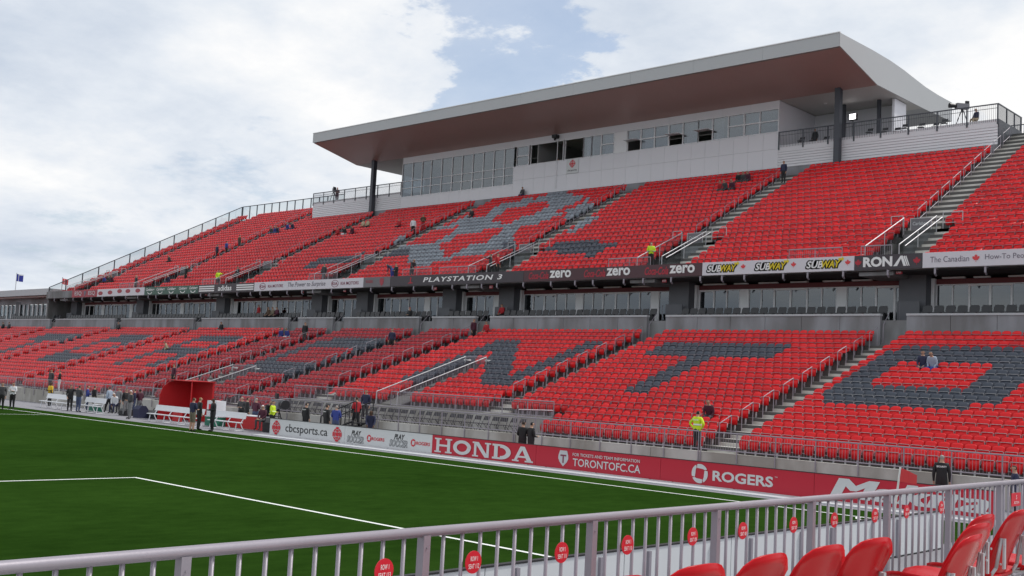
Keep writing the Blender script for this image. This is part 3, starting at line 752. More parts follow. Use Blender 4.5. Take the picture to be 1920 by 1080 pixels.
for x in (-70.5, -66.2, -62.3): 
    b = MB(); b.box(x-.35, x+.35, 48.0, 48.6, 22.3, 26.6); b.build('interior_column', 'white_panel', press)
for x in (-55.5, -45.5, -35.0):
    b = MB(); b.box(x-.06, x+.06, YF+.15, 52.8, 22.3, 26.6); b.build('partition', 'interior', press)
b = MB(); b.tube((-52.9, YF-.06, 26.5), (-52.9, YF-.06, 21.5), .035); b.build('drain_pipe', 'frame_white', press)
b = MB(); b.box(-53.25, -52.75, YF-.55, YF-.05, 26.2, 26.5); b.tube((-53, YF-.3, 26.2), (-53, YF-.4, 26.0), .1); b.build('security_camera', 'kit_black', press)
o = thing('wall_sign', 'small white sign with a red gem emblem below the press box windows', 'sign', (float(at_y(1076, 306, YF)[0]), YF-.03, 23.4))
c = at_y(1076, 306, YF-.03); b = MB(); b.box(c[0]-.72, c[0]+.72, YF-.06, YF-.005, c[2]-.68, c[2]+.68); b.build('panel', 'board_white', o)
def gem(c, rad, parent, right=(1, 0, 0), m='print_red', sy=1.0):
    P = [sector(0, .30, 0, 2*math.pi, 16)[:-1]]
    for k in range(4):
        a = math.pi/2*k; P.append(sector(.36, .60, a-.62, a+.62, 6)); P.append(sector(.68, .98, a-.36, a+.36, 5))
        a += math.pi/4; P.append(sector(.66, .88, a-.30, a+.30, 4))
    return shape2d([[(x, y*sy) for x, y in p] for p in P], c, rad, rad, m, parent, right=right)
gem((c[0], YF-.065, c[2]+.2), .36, o); lettering('cbcsports', (c[0], YF-.065, c[2]-.42), 1.1, .24, 'print_black', o, bold=.012)
b = MB(); b.box(-90.0, -13.25, YF+.02, YF+.12, 19.6, 21.195); b.build('base_wall', 'precast', press)
# platforms either side
def platform(xa, xb, label):
    o = thing('camera_platform', label, 'platform', ((xa+xb)/2, YF, 21.4))
    nbd = 6
    for k in range(nbd):
        z0 = 21.2+k*.205+(.0); b = MB()
        b.prism([(xa, YF+.06, z0), (xa, YF-.0, z0+.02), (xa, YF+.03, z0+.198), (xa, YF+.06, z0+.198)], (xb-xa, 0, 0)); b.build('cladding_board', 'clad', o)
    b = MB(); b.box(xa, xb, YF, YF+.06, 22.432, 22.98); b.build('edge_panel', 'clad', o)
    b = MB(); b.box(xa, xb, YF+.061, 52.5, 22.6, 22.95); b.box(xa+.01, xa+.2, YF+.065, 50.3, 21.0, 22.6); b.box(xb-.2, xb-.01, YF+.065, 50.3, 21.0, 22.6); b.build('floor', 'kit_grey', o)
    b = MB(); b.box(xa, xb, YF-.05, YF-.0, 23.98, 24.06); b.build('top_rail', 'steel_dark', o)
    n = max(2, round((xb-xa)/2.0))
    for k in range(n+1):
        x = xa+.05+(xb-xa-.1)*k/n; b = MB(); b.box(x-.05, x+.05, YF-.06, YF-.005, 22.62, 23.98); b.build('post', 'steel_dark', o)
    b = MB(); m_ = int((xb-xa)/.13)
    for k in range(m_): x = xa+(xb-xa)*(k+.5)/m_; b.box(x-.009, x+.009, YF-.035, YF-.018, 22.8, 23.98)
    b.box(xa, xb, YF-.04, YF-.01, 23.72, 23.75)
    s = b.build('pickets', 'steel_dark', o, fix=False); s['kind'] = 'stuff'
    return o
pr = platform(X1, -13.25, 'grey ribbed camera platform open to the sky beyond the canopy corner')
pl = platform(-90.0, X0, 'grey ribbed camera platform at the far end of the press box')
b = MB(); b.box(-13.3, -13.24, YF, 50.4, 21.0, 22.98); b.build('side_panel', 'steel_dark', pr)
b = MB(); b.box(-13.3, -13.24, YF, 50.4, 23.98, 24.06)
for y in (47.4, 48.9, 50.3): b.box(-13.31, -13.23, y-.04, y+.04, 22.98, 23.98)
for k in range(34): b.box(-13.28, -13.26, YF+.13*k, YF+.13*k+.018, 22.98, 23.98)
b.build('side_railing', 'steel_dark', pr)
b = MB()
for k in range(60): b.box(-21.5+.135*k, -21.48+.135*k, 52.4, 52.42, 22.95, 24.0)
b.box(-21.5, -13.3, 52.38, 52.43, 24.0, 24.07); b.build('back_railing', 'steel_dark', pr)
b = MB(); b.box(X1, -22.4, 51.6, 51.9, 22.95, 26.6); b.box(-22.6, -22.4, 49.8, 51.6, 22.95, 26.6); b.build('back_wall', 'white_panel', pr)
b = MB()
for k in range(110): b.box(-90+.14*k, -89.98+.14*k, 52.4, 52.42, 22.95, 24.0)
b.box(-90, X0, 52.38, 52.43, 24.0, 24.07); b.build('back_railing', 'steel_dark', pl)
# canopy
canopy = thing('canopy_roof', 'wide flat canopy with a red brown soffit over the press box', 'roof', (-52.3, 48, 26.6))
RX0, RX1 = -82.5, -22.0
prof = [(39.75, 28.0), (39.75, 28.95), (45, 29.05), (48, 29.03), (50.5, 28.9), (52.5, 28.72), (54.5, 28.55), (57, 28.48), (60, 28.5), (60, 26.9), (54, 26.72), (45.8, 26.66)]
b = MB(); b.prism([(RX0+.04, y, z) for y, z in prof], (RX1-RX0-.08, 0, 0)); b.build('roof_slab', 'roof_face', canopy)
b = MB(); b.prism([(RX0+.03, 39.9, 27.94), (RX0+.03, 45.8, 26.645), (RX0+.03, 45.8, 26.625), (RX0+.03, 39.9, 27.92)], (RX1-RX0-.06, 0, 0)); b.build('soffit', 'soffit', canopy)
b = MB(); b.prism([(RX0+.03, 45.81, 26.645), (RX0+.03, 54, 26.70), (RX0+.03, 54, 26.68), (RX0+.03, 45.81, 26.625)], (RX1-RX0-.06, 0, 0)); b.build('soffit', 'soffit_grey', canopy)
n = 10; w = (RX1-RX0)/n
for k in range(n):
    b = MB(); b.box(RX0+k*w+.006, RX0+(k+1)*w-.006, 39.70, 39.748, 27.96, 28.95); b.build('fascia_panel', 'roof_face', canopy)
b = MB(); b.box(RX0-.02, RX1+.02, 39.66, 39.9, 28.952, 29.02); b.build('roof_rim_glare', 'print_white', canopy)  # white strip paints the overexposed, backlit rim along the eave
for s, xx in ((1, RX1-.04), (-1, RX0-.02)):
    b = MB(); b.prism([(xx, y, z) for y, z in prof], (.06, 0, 0)); b.build('side_fascia', 'roof_face', canopy)
for x in (-24.85, -78.97):
    b = MB(); b.box(x-.21, x+.21, 45.25, 45.72, 20.3, 27.0); b.build('column', 'steel_dark', canopy)
    b = MB(); b.box(x-.25, x+.25, 45.21, 45.76, 20.3, 20.6); b.build('base_plate', 'steel_dark', canopy)
for x in (-26.5, -23.6):
    b = MB(); b.box(x-.12, x+.12, 49.6, 49.85, 22.95, 26.7); b.build('column', 'steel_dark', canopy)
for x in (-27.5, -72.5):
    b = MB(); b.tube((x, 48.5, 26.66), (x, 48.5, 26.58), .14, 10); b.build('downlight', 'print_white', canopy)
# lamp glaring on the platform
c = at_y(1605, 220, 50); em = bpy.data.materials.new('lamp_glow'); em.use_nodes = True
em.node_tree.nodes['Principled BSDF'].inputs['Emission Color'].default_value = (1, .97, 1, 1); em.node_tree.nodes['Principled BSDF'].inputs['Emission Strength'].default_value = 6
MATS['lamp_glow'] = em
o = thing('work_lamp', 'lit work lamp glaring on the platform beside the press box', 'lamp', (c[0], 49.9, 22.95))
b = MB(); b.tube((c[0], 49.7, 22.95), (c[0], 49.7, c[2]-.2), .03); b.build('stand', 'kit_black', o)
b = MB(); b.box(c[0]-.3, c[0]+.3, 49.62, 49.85, c[2]-.24, c[2]+.26); b.build('housing', 'kit_black', o)
b = MB(); b.box(c[0]-.25, c[0]+.25, 49.60, 49.615, c[2]-.18, c[2]+.22); b.build('lens', 'lamp_glow', o)

# far building at the left end of the suite level
fb = thing('pavilion', 'low pavilion with a curved parapet joining the far end of the suites', 'building', (-125, 28, 7.6))
xs_ = [-111.6-k*2.6 for k in range(11)]
for k, (xa, xb) in enumerate(zip(xs_, xs_[1:])):
    ya = 27.2+.02*(k)**1.6; yb_ = 27.2+.02*(k+1)**1.6
    b = MB(); b.prism([(xa, ya, 9.9), (xb, yb_, 9.9), (xb, yb_, 10.75), (xa, ya, 10.75)], (0, .25, 0)); b.build('wall', 'precast', fb)
    b = MB(); b.prism([(xa, ya-1.6, 10.76), (xb, yb_-1.6, 10.76), (xb, yb_-1.6, 11.5), (xa, ya-1.6, 11.5)], (0, 5, 0)); b.build('parapet', 'coping', fb)
    b = MB(); b.prism([(xa, ya-1.0, 10.60), (xb, yb_-1.0, 10.60), (xb, yb_-1.0, 10.755), (xa, ya-1.0, 10.755)], (0, 1.2, 0)); b.build('soffit', 'soffit', fb)
    b = MB()
    for t in (0.0, .46, .93): 
        xx = xa+(xb-xa)*t; b.box(xx-.14, xx, ya, ya+.2, 7.6, 9.898)
    o = b.build('window', 'frame_white', fb)
    b = MB(); b.box(xb+.02, xa-.2, ya+.12, ya+.14, 7.6, 9.85); b.build('pane', 'pane_suite', o)
def flag(label, u, vtop, vbot, y, w, h, stripes):
    p = at_y(u, vbot, y); q = at_y(u, vtop, y); o = thing('flag', label, 'flag', (p[0], y, 11.5))
    b = MB(); b.tube((p[0], y, 11.45), (p[0], y, q[2]), .05, 8); b.build('flagpole', 'galv_bright', o)
    for (a, c_, z0, z1, mm) in stripes:
        b = MB(); n = 6
        for k in range(n):
            s0 = a+(c_-a)*k/n; s1 = a+(c_-a)*(k+1)/n
            f = lambda s: (p[0]+.06+s*w, y+.18*math.sin(s*7), 0)
            A = f(s0); B = f(s1); zt = q[2]-.15-.15*s0; 
            b.quad((A[0], A[1], zt-h*(1-z0)), (B[0], B[1], zt-h*(1-z0)), (B[0], B[1], zt-h*(1-z1)), (A[0], A[1], zt-h*(1-z1)))
        b.build('cloth', mm, o, fix=False)
flag('blue and white flag on a pole above the pavilion roof', 38, 512, 543, 30, 1.75, .95, [(0, .12, 0, 1, 'blue'), (.12, .28, 0, 1, 'print_white'), (.28, .36, 0, 1, 'print_maroon'), (.36, .5, 0, 1, 'print_white'), (.5, 1, 0, .85, 'blue'), (.5, 1, .85, 1, 'print_white')])
flag('red and white flag on a pole beside the raked fence', 119, 520, 543, 30, 1.3, .7, [(0, .34, 0, 1, 'leaf_red'), (.34, .7, 0, 1, 'print_white'), (.7, 1, 0, 1, 'leaf_red')])

# ================================================================== BANNERS ON THE UPPER TIER FASCIA
BY = 25.24
def fx(u, v=505): return float(at_y(u, 541-(u-183)*.0425, BY)[0])
def banner(u0, u1, m, label):
    x0, x1 = fx(u0), fx(u1); o = thing('advertising_banner', label, 'banner', ((x0+x1)/2, BY, 10.3))
    b = MB(); n = max(1, round((x1-x0)/4.5))
    b.box(x0+.01, x1-.01, BY, BY+.06, 10.29, 11.07); b.build('panel', m, o); return o
def bt(o, body, u0, u1, zc, h, m, **kw):
    a, c = fx(u0), fx(u1); return lettering(body, ((a+c)/2, BY-.012, zc), c-a, h, m, o, **kw)
def bshape(o, P, u, zc, s, m, sy=1.0): return shape2d([[(x, y*sy) for x, y in p] for p in P], (fx(u), BY-.014, zc), s, s, m, o)
ZC = 10.68
o = banner(95, 138, 'concrete_dark', 'plain grey panel at the far end of the banner row')
o = banner(138, 183, 'banner_red', 'dull red banner with white lettering at the far end of the fascia')
bt(o, 'ESQ', 143, 155, ZC, .5, 'print_silver', bold=.01); bt(o, 'ESQ', 167, 179, ZC, .5, 'print_silver', bold=.01); bshape(o, [[(-.4, .5), (.4, .5), (.4, 0), (0, -.6), (-.4, 0)]], 161, ZC, .55, 'print_grey')
o = banner(183, 268, 'banner_white', 'white banner with small red oval logos')
for u in (189, 206, 223, 238, 256):
    bshape(o, [sector(0, .5, 0, 2*math.pi, 14, sy=.42)[:-1]], u, ZC+rnd.uniform(-.08, .12), 1.0, 'banner_red')
o = banner(268, 366, 'banner_green', 'green banner repeating a white script name five times')
for u in (278, 297, 317, 338, 357): bt(o, 'Carlsberg', u-7, u+8, ZC+.1, .34, 'print_white', bold=.02, shear=.25); bshape(o, [sector(.35, .5, math.pi, 2*math.pi, 8, sy=.5)], u, ZC-.12, .9, 'print_white')
o = banner(366, 470, 'banner_dark', 'black banner with a sports name between white triple stripes')
bt(o, 'adidas', 403, 428, ZC, .5, 'print_white', bold=.02)
for ua, ub in ((368, 396), (437, 469)):
    a, c = fx(ua), fx(ub); b = MB()
    for z in (-.2, 0, .2): b.quad((a, BY-.012, ZC+z-.06), (c, BY-.012, ZC+z-.06), (c, BY-.012, ZC+z+.06), (a, BY-.012, ZC+z+.06))
    b.build('stripes', 'print_white', o, fix=False)
o = banner(470, 676, 'banner_white', 'white banner with a car maker slogan and two oval badges')
for u, ua, ub in ((486, 496, 524), (622, 633, 667)):
    bshape(o, [sector(.44, .5, 0, math.pi, 10, sy=.62), sector(.44, .5, math.pi, 2*math.pi, 10, sy=.62)], u, ZC, .95, 'print_maroon'); bt(o, 'KIA', u-5, u+5, ZC, .25, 'print_maroon', bold=.02); bt(o, 'KIA MOTORS', ua, ub, ZC, .26, 'print_maroon', bold=.015)
bt(o, 'The Power to Surprise', 533, 604, ZC, .5, 'print_grey', bold=.008, shear=.22)
o = banner(676, 727, 'banner_grey', 'grey banner with a faint red name and a club crest')
bt(o, 'ROGERS', 681, 694, ZC+.05, .22, 'banner_red', bold=.02); bshape(o, [[(-.3, .5), (.3, .5), (.42, .1), (.3, -.3), (0, -.55), (-.3, -.3), (-.42, .1)]], 711, ZC, .6, 'banner_red')
o = banner(727, 983, 'banner_dark', 'black banner with wide spaced white console lettering')
bt(o, 'PLAYSTATION 3', 790, 942, ZC+.02, .36, 'print_white', bold=.022, shear=.2, space=1.15); bshape(o, [[(-.1, .5), (.18, .4), (.1, .1), (.1, -.4), (-.1, -.5)], [(-.5, -.35), (-.1, -.2), (-.1, -.32), (-.4, -.45)], [(.1, -.2), (.5, -.28), (.4, -.42), (.1, -.32)]], 766, ZC, .55, 'cola_red')
o = banner(983, 1324, 'banner_cola', 'dark maroon banner repeating a red script and the white word zero')
for u0, u1, u2 in ((993, 1033, 1074), (1099, 1142, 1187), (1215, 1262, 1310)):
    bt(o, 'Coca-Cola', u0, u1-2, ZC, .5, 'cola_red', bold=.025, shear=.3); bt(o, 'zero', u1, u2, ZC+.05, .5, 'print_white', bold=.03)
o = banner(1324, 1607, 'banner_white', 'white banner repeating a white and yellow sandwich shop name with maple leaves')
for u0, u1, ul in ((1331, 1391, 1401), (1421, 1484, 1495), (1516, 1585, 1595)):
    a, c = fx(u0), fx(u1); w = c-a
    for dx, dz in ((-.05, 0), (.05, 0), (0, -.05), (0, .05), (-.04, -.04), (.04, .04), (.05, -.05)):
        lettering('SUBWAY', ((a+c)/2+dx, BY-.008, ZC+dz), w*.94, .42, 'print_black', o, bold=.035, shear=.25, name='outline')
    v, f = text_geo('SUB', .03, .25)
    lettering('SUB', (a+w*.27, BY-.016, ZC), w*.45, .40, 'print_white', o, bold=.03, shear=.25); lettering('WAY', (a+w*.71, BY-.017, ZC), w*.50, .40, 'yellow', o, bold=.03, shear=.25)
    bshape(o, [[(-.5, -.1), (.1, -.1), (.1, -.35), (.5, .05), (.1, .45), (.1, .2), (-.5, .2)]], u1-2, ZC+.24, .34, 'yellow')
    bshape(o, [LEAF], ul, ZC+.05, .34, 'leaf_red')
o = banner(1607, 1730, 'banner_dark', 'dark banner with big white hardware store capitals')
bt(o, 'RON', 1623, 1676, ZC+.02, .54, 'print_white', bold=.045)
a = fx(1678); c = fx(1707); shape2d([[(-.5, -.5), (-.06, .5), (.06, .5), (-.26, -.5)], [(-.06, .5), (.08, .5), (.30, -.5), (.13, -.5), (-.02, .2)], [(.12, .42), (.2, .5), (.42, -.5), (.34, -.5)], [(.24, .42), (.3, .5), (.52, -.5), (.46, -.5)]], ((a+c)/2, BY-.014, ZC+.02), c-a, .54, 'print_white', o, name='lettering')
for u in (1612, 1718): bshape(o, [LEAF], u+2, ZC, .42, 'cola_red')
o = banner(1730, 1960, 'banner_white', 'white banner with thin grey wording and a red maple leaf')
bt(o, 'The Canadian', 1744, 1813, ZC+.02, .30, 'print_grey'); bshape(o, [LEAF], 1825, ZC+.02, .40, 'leaf_red'); bt(o, 'How-To People', 1841, 1925, ZC+.02, .34, 'print_grey')
# small exit signs under the fascia
for u, v in ((1688, 510), (1252, 526), (920, 538), (813, 541), (640, 545), (560, 547), (380, 552), (235, 557)):
    c = at_y(u, v, 25.7); o = thing('exit_sign', 'small red exit sign hanging under the upper tier fascia', 'sign', (c[0], 25.7, c[2]), 'exit signs under the fascia')
    b = MB(); b.box(c[0]-.17, c[0]+.17, 25.68, 25.72, c[2]-.11, c[2]+.11); b.tube((c[0], 25.7, c[2]+.11), (c[0], 25.7, 10.2), .012); b.build('panel', 'cola_red', o); lettering('EXIT', (c[0], 25.675, c[2]), .26, .12, 'print_white', o, bold=.02)

# ================================================================== ADVERTISING BOARDS AT THE TOUCHLINE
BD = 3.5
def board(x0, x1, m, label):
    o = thing('advertising_board', label, 'board', ((x0+x1)/2, BD, 0))
    b = MB(); b.box(x0+.008, x1-.008, BD, BD+.07, .04, .85); b.build('panel', m, o)
    b = MB(); b.box(x0, x1, BD-.012, BD+.085, .852, .872); b.build('edge_strip', 'print_black', o)
    for x in (x0+.5, (x0+x1)/2, x1-.5):
        b = MB(); b.box(x-.03, x+.03, BD+.07, BD+.11, .0, .8); b.prism([(x-.02, BD+.11, .7), (x-.02, BD+.62, .0), (x-.02, BD+.55, .0), (x-.02, BD+.11, .6)], (.04, 0, 0)); b.build('brace', 'steel_dark', o)
    return o
def bp(u, v): q = at_y(u, v, BD-.012); return (float(q[0]), float(q[2]))
def btxt(o, body, u0, v0, u1, v1, h, m, **kw):
    (xa, za), (xb, zb2) = bp(u0, v0), bp(u1, v1); return lettering(body, ((xa+xb)/2, BD-.012, (za+zb2)/2), xb-xa, h, m, o, **kw)
o = board(-34.87, -28.7, 'board_white', 'white board with a black sports website between two red gem emblems')
for u, v in ((512, 805), (626.5, 819)):
    x, z = bp(u, v); gem((x, BD-.014, z), .36, o)
btxt(o, 'cbcsports.ca', 529, 808, 608, 817, .52, 'print_black', bold=.004)
o = board(-28.7, -22.55, 'board_white', 'white board with two cartoon soccer logos and small red emblems')
def rog(c, s, parent, m, gapm=None):
    P = []
    for k in range(4):
        a0 = math.pi/2*k+.50; a1 = a0+math.pi/2-.16
        outer = [(math.cos(a0+(a1-a0)*i/9), math.sin(a0+(a1-a0)*i/9)) for i in range(10)]
        inn = [(.66*math.cos(a1+.22), .66*math.sin(a1+.22)), (.60*math.cos(a0+.45), .60*math.sin(a0+.45)), (.74*math.cos(a0+.05), .74*math.sin(a0+.05))]
        outer = [(x*.97, y*.97) for x, y in outer]
        P.append(outer+inn)
    return shape2d(P, c, s, s, m, parent)
for us_, ug, ur in ((661, 687, (692, 716)), (743, 771, (777, 803))):
    x, z = bp(us_, 825 if us_ < 700 else 833)
    lettering('PLAY', (x+.05, BD-.012, z+.20), .72, .24, 'print_black', o, bold=.03, shear=.3); lettering('SOCCER', (x, BD-.012, z-.10), 1.25, .32, 'print_black', o, bold=.045, shear=.2); lettering('SOCCER', (x, BD-.018, z-.10), 1.2, .27, 'print_silver', o, bold=.0, shear=.2)
    x, z = bp(ug, 827 if us_ < 700 else 836); rog((x, BD-.012, z), .17, o, 'print_red')
    btxt(o, 'ROGERS', ur[0], 828 if us_ < 700 else 837, ur[1], 830 if us_ < 700 else 839, .15, 'print_red', bold=.02)
o = board(-22.55, -16.41, 'board_red', 'red board with huge white slab serif car maker name')
def slab(ch):
    s, t = .10, .17         # serif thickness, stem
    Rr = lambda x0, x1, y0, y1: [(x0, y0), (x1, y0), (x1, y1), (x0, y1)]
    if ch == 'H': return [Rr(0, .38, 0, s), Rr(0, .38, 1-s, 1), Rr(.10, .10+t, s, 1-s), Rr(.62, 1, 0, s), Rr(.62, 1, 1-s, 1), Rr(.73, .73+t, s, 1-s), Rr(.27, .73, .43, .57)]
    if ch == 'O': return [sector(.58, 1, 2*math.pi*k/20, 2*math.pi*(k+1)/20, 1, .5, .5, .5, .5) for k in range(20)]
    if ch == 'N': return [Rr(0, .33, 0, s), Rr(0, .26, 1-s, 1), Rr(.09, .09+.13, s, 1-s), Rr(.67, 1, 1-s, 1), Rr(.77, .77+.13, 0, 1-s), [(.10, 1), (.34, 1), (.90, 0), (.68, 0)]]
    if ch == 'D': return [Rr(0, .42, 0, s+.03), Rr(0, .42, 1-s-.03, 1), Rr(.10, .10+t+.02, s, 1-s)]+[sector(.56, 1, -math.pi/2+math.pi*k/12, -math.pi/2+math.pi*(k+1)/12, 1, .42, .5, .56, .5) for k in range(12)]
    if ch == 'A': return [Rr(-.02, .32, 0, s), Rr(.62, 1.04, 0, s), [(.08, s), (.22, s), (.58, 1), (.38, 1)], [(.40, 1), (.60, 1), (.96, s), (.72, s)], Rr(.26, .76, .26, .38)]
x0, z0 = bp(812, 842); x1, z1 = bp(1001, 858)
wl_ = (x1-x0)/5.32
for k, ch in enumerate('HONDA'):
    cx = x0+wl_*1.07*k; shape2d([[(px, py) for px, py in P] for P in slab(ch)], (cx, BD-.012, .12), wl_, .62, 'print_silver' if False else 'board_white', o, name='lettering')
o = board(-16.41, -10.31, 'board_red', 'red board with a club crest and ticket website')
x, z = bp(1058, 866)
shape2d([[(-.35, .5), (.35, .5), (.48, .2), (.5, 0), (.36, -.22), (0, -.5), (-.36, -.22), (-.5, 0), (-.48, .2)]], (x, BD-.012, z), .52, .62, 'print_silver', o); shape2d([[(-.3, .3), (.3, .3), (.3, .18), (.07, .18), (.07, -.35), (-.07, -.35), (-.07, .18), (-.3, .18)]], (x, BD-.018, z), .5, .5, 'print_maroon', o)
btxt(o, 'FOR TICKETS AND TEAM INFORMATION', 1076, 859, 1204, 870, .12, 'board_white', bold=.012); btxt(o, 'TORONTOFC.CA', 1076, 874, 1205, 885, .30, 'board_white', bold=.012)
o = board(-10.31, -4.19, 'board_red', 'red board with a big white ring emblem and white capitals')
x, z = bp(1317, 893); rog((x, BD-.012, z), .35, o, 'board_white')
btxt(o, 'ROGERS', 1341, 898, 1454, 906, .36, 'board_white', bold=.03); btxt(o, 'TM', 1457, 898, 1462, 898.5, .05, 'board_white')
o = board(-4.19, 1.75, 'board_red', 'bright red board with slanted white tool brand lettering behind the corner flag')
for kk, dx in enumerate((-.09, -.045, 0, .045, .09)): lettering('Makita', (-1.1+dx, BD-.012-.0015*kk, .47), 4.9, .62, 'board_white', o, shear=.25)

# near boards behind the goal line, seen from the back
k = 0; y = -4.6
while y > -44:
    o = thing('advertising_board', 'plain white back of a board behind the goal line', 'board', (3.17, y-1.5, 0), 'boards behind the goal line')
    b = MB(); b.box(3.14, 3.20, y-2.99, y-.01, .03, .845); b.build('panel', 'board_back', o)
    b = MB(); b.box(3.125, 3.215, y-3.0, y, .847, .872); b.box(3.13, 3.21, y-2.99, y-.01, .0, .028); b.build('edge_strip', 'print_black', o)
    for yy in (y-.6, y-2.4):
        b = MB(); b.box(3.2, 3.25, yy-.03, yy+.03, 0, .80); b.build('brace', 'galv', o)
    y -= 3.0

# corner flag
o = thing('corner_flag', 'white corner post with a red flag at the pitch corner', 'corner flag', (.05, 0, 0))
b = MB(); b.tube((.05, 0, 0), (.22, .0, 1.5), .028, 8); b.build('post', 'print_white', o)
b = MB(); n = 5
for k in range(n):
    t0, t1 = k/n, (k+1)/n; A = lambda t, z: (.22+.50*t-(.02*(1.5-z)), .05*math.sin(t*5), z)
    b.quad(A(t0, 1.10-.02*t0), A(t1, 1.10-.02*t1), A(t1, 1.49-.16*t1), A(t0, 1.49-.16*t0))
b.build('cloth', 'leaf_red', o, fix=False)

# ================================================================== NEAR STAND
NZ = 1.765
b = MB(); b.box(9.86, 30, -60, -19.9, -.02, NZ); struct(b.build('near_terrace', 'concrete'))
nf = thing('railing', 'near galvanised railing with round red seat number stickers', 'railing', (10, -20, NZ))
RZ = 2.632
b = MB(); b.tube((10, -45, RZ), (10, -19.98, RZ), .0205, 12); b.tube((9.99, -19.97, RZ), (14, -19.97, RZ), .0205, 12); b.build('top_rail', 'galv', nf, smooth=True)
b = MB(); b.tube((10, -45, NZ+.09), (10, -19.98, NZ+.09), .016, 8); b.tube((10, -19.97, NZ+.09), (14, -19.97, NZ+.09), .016, 8); b.build('bottom_rail', 'galv', nf, smooth=True)
py0 = float(at_x(1113, 985, 10)[1])
pk = MB(); pk.tube((0, 0, NZ+.09), (0, 0, RZ-.01), .0088, 8); pkm = pk.mesh('picket', 'galv', True, fix=True)
ps = MB(); ps.box(-.02, .02, -.018, .018, NZ, RZ-.012); ps.tube((.0205, 0, RZ-.06), (.024, 0, RZ-.06), .004, 6); psm = ps.mesh('post', 'galv', fix=True)
y = py0-1.075*6
while y < -20.0:
    put('post', psm, Vector((10, y, 0))-nf.location, nf)
    for k in range(1, 10):
        if y+k*.1075 < -20.02: put('picket', pkm, Vector((10, y+k*.1075, 0))-nf.location, nf)
    y += 1.075
put('post', psm, Vector((10, -19.99, 0))-nf.location, nf)
for k in range(1, 30): put('picket', pkm, Vector((10+.1075*k, -19.97, 0))-nf.location, nf)
for num, (u, v) in zip(range(113, 102, -1), [(718, 1076), (887, 1061), (1055, 1043), (1180, 1028), (1303, 1011), (1397, 999), (1491, 986.5), (1566, 976), (1640, 966), (1697, 957.5), (1759, 948)]):
    q = at_x(u, v, 10.022); o = thing('seat_sticker', 'round red seat number sticker on the near railing', 'sticker', tuple(q), 'seat number stickers on the near railing')
    b = MB(); b.tube((q[0]-.004, q[1], q[2]), (q[0], q[1], q[2]), .047, 24); b.build('disc', 'print_red', o)
    lettering('ROW 1', (q[0]+.003, q[1], q[2]+.015), .042, .020, 'print_white', o, right=(0, 1, 0), bold=.01); lettering(f'SEAT {num}', (q[0]+.003, q[1], q[2]-.016), .062, .020, 'print_white', o, right=(0, 1, 0), bold=.01)
q = at_x(1890, 930, 10.022); o = thing('seat_sign', 'square red sign with white wording on the near railing corner', 'sign', tuple(q))
b = MB(); b.box(q[0]-.004, q[0], q[1]-.11, q[1]+.11, q[2]-.055, q[2]+.055); b.build('panel', 'print_red', o); lettering('5', (q[0]+.003, q[1], q[2]+.02), .02, .035, 'print_white', o, right=(0, 1, 0)); lettering('SECTION', (q[0]+.003, q[1], q[2]-.025), .12, .022, 'print_white', o, right=(0, 1, 0))

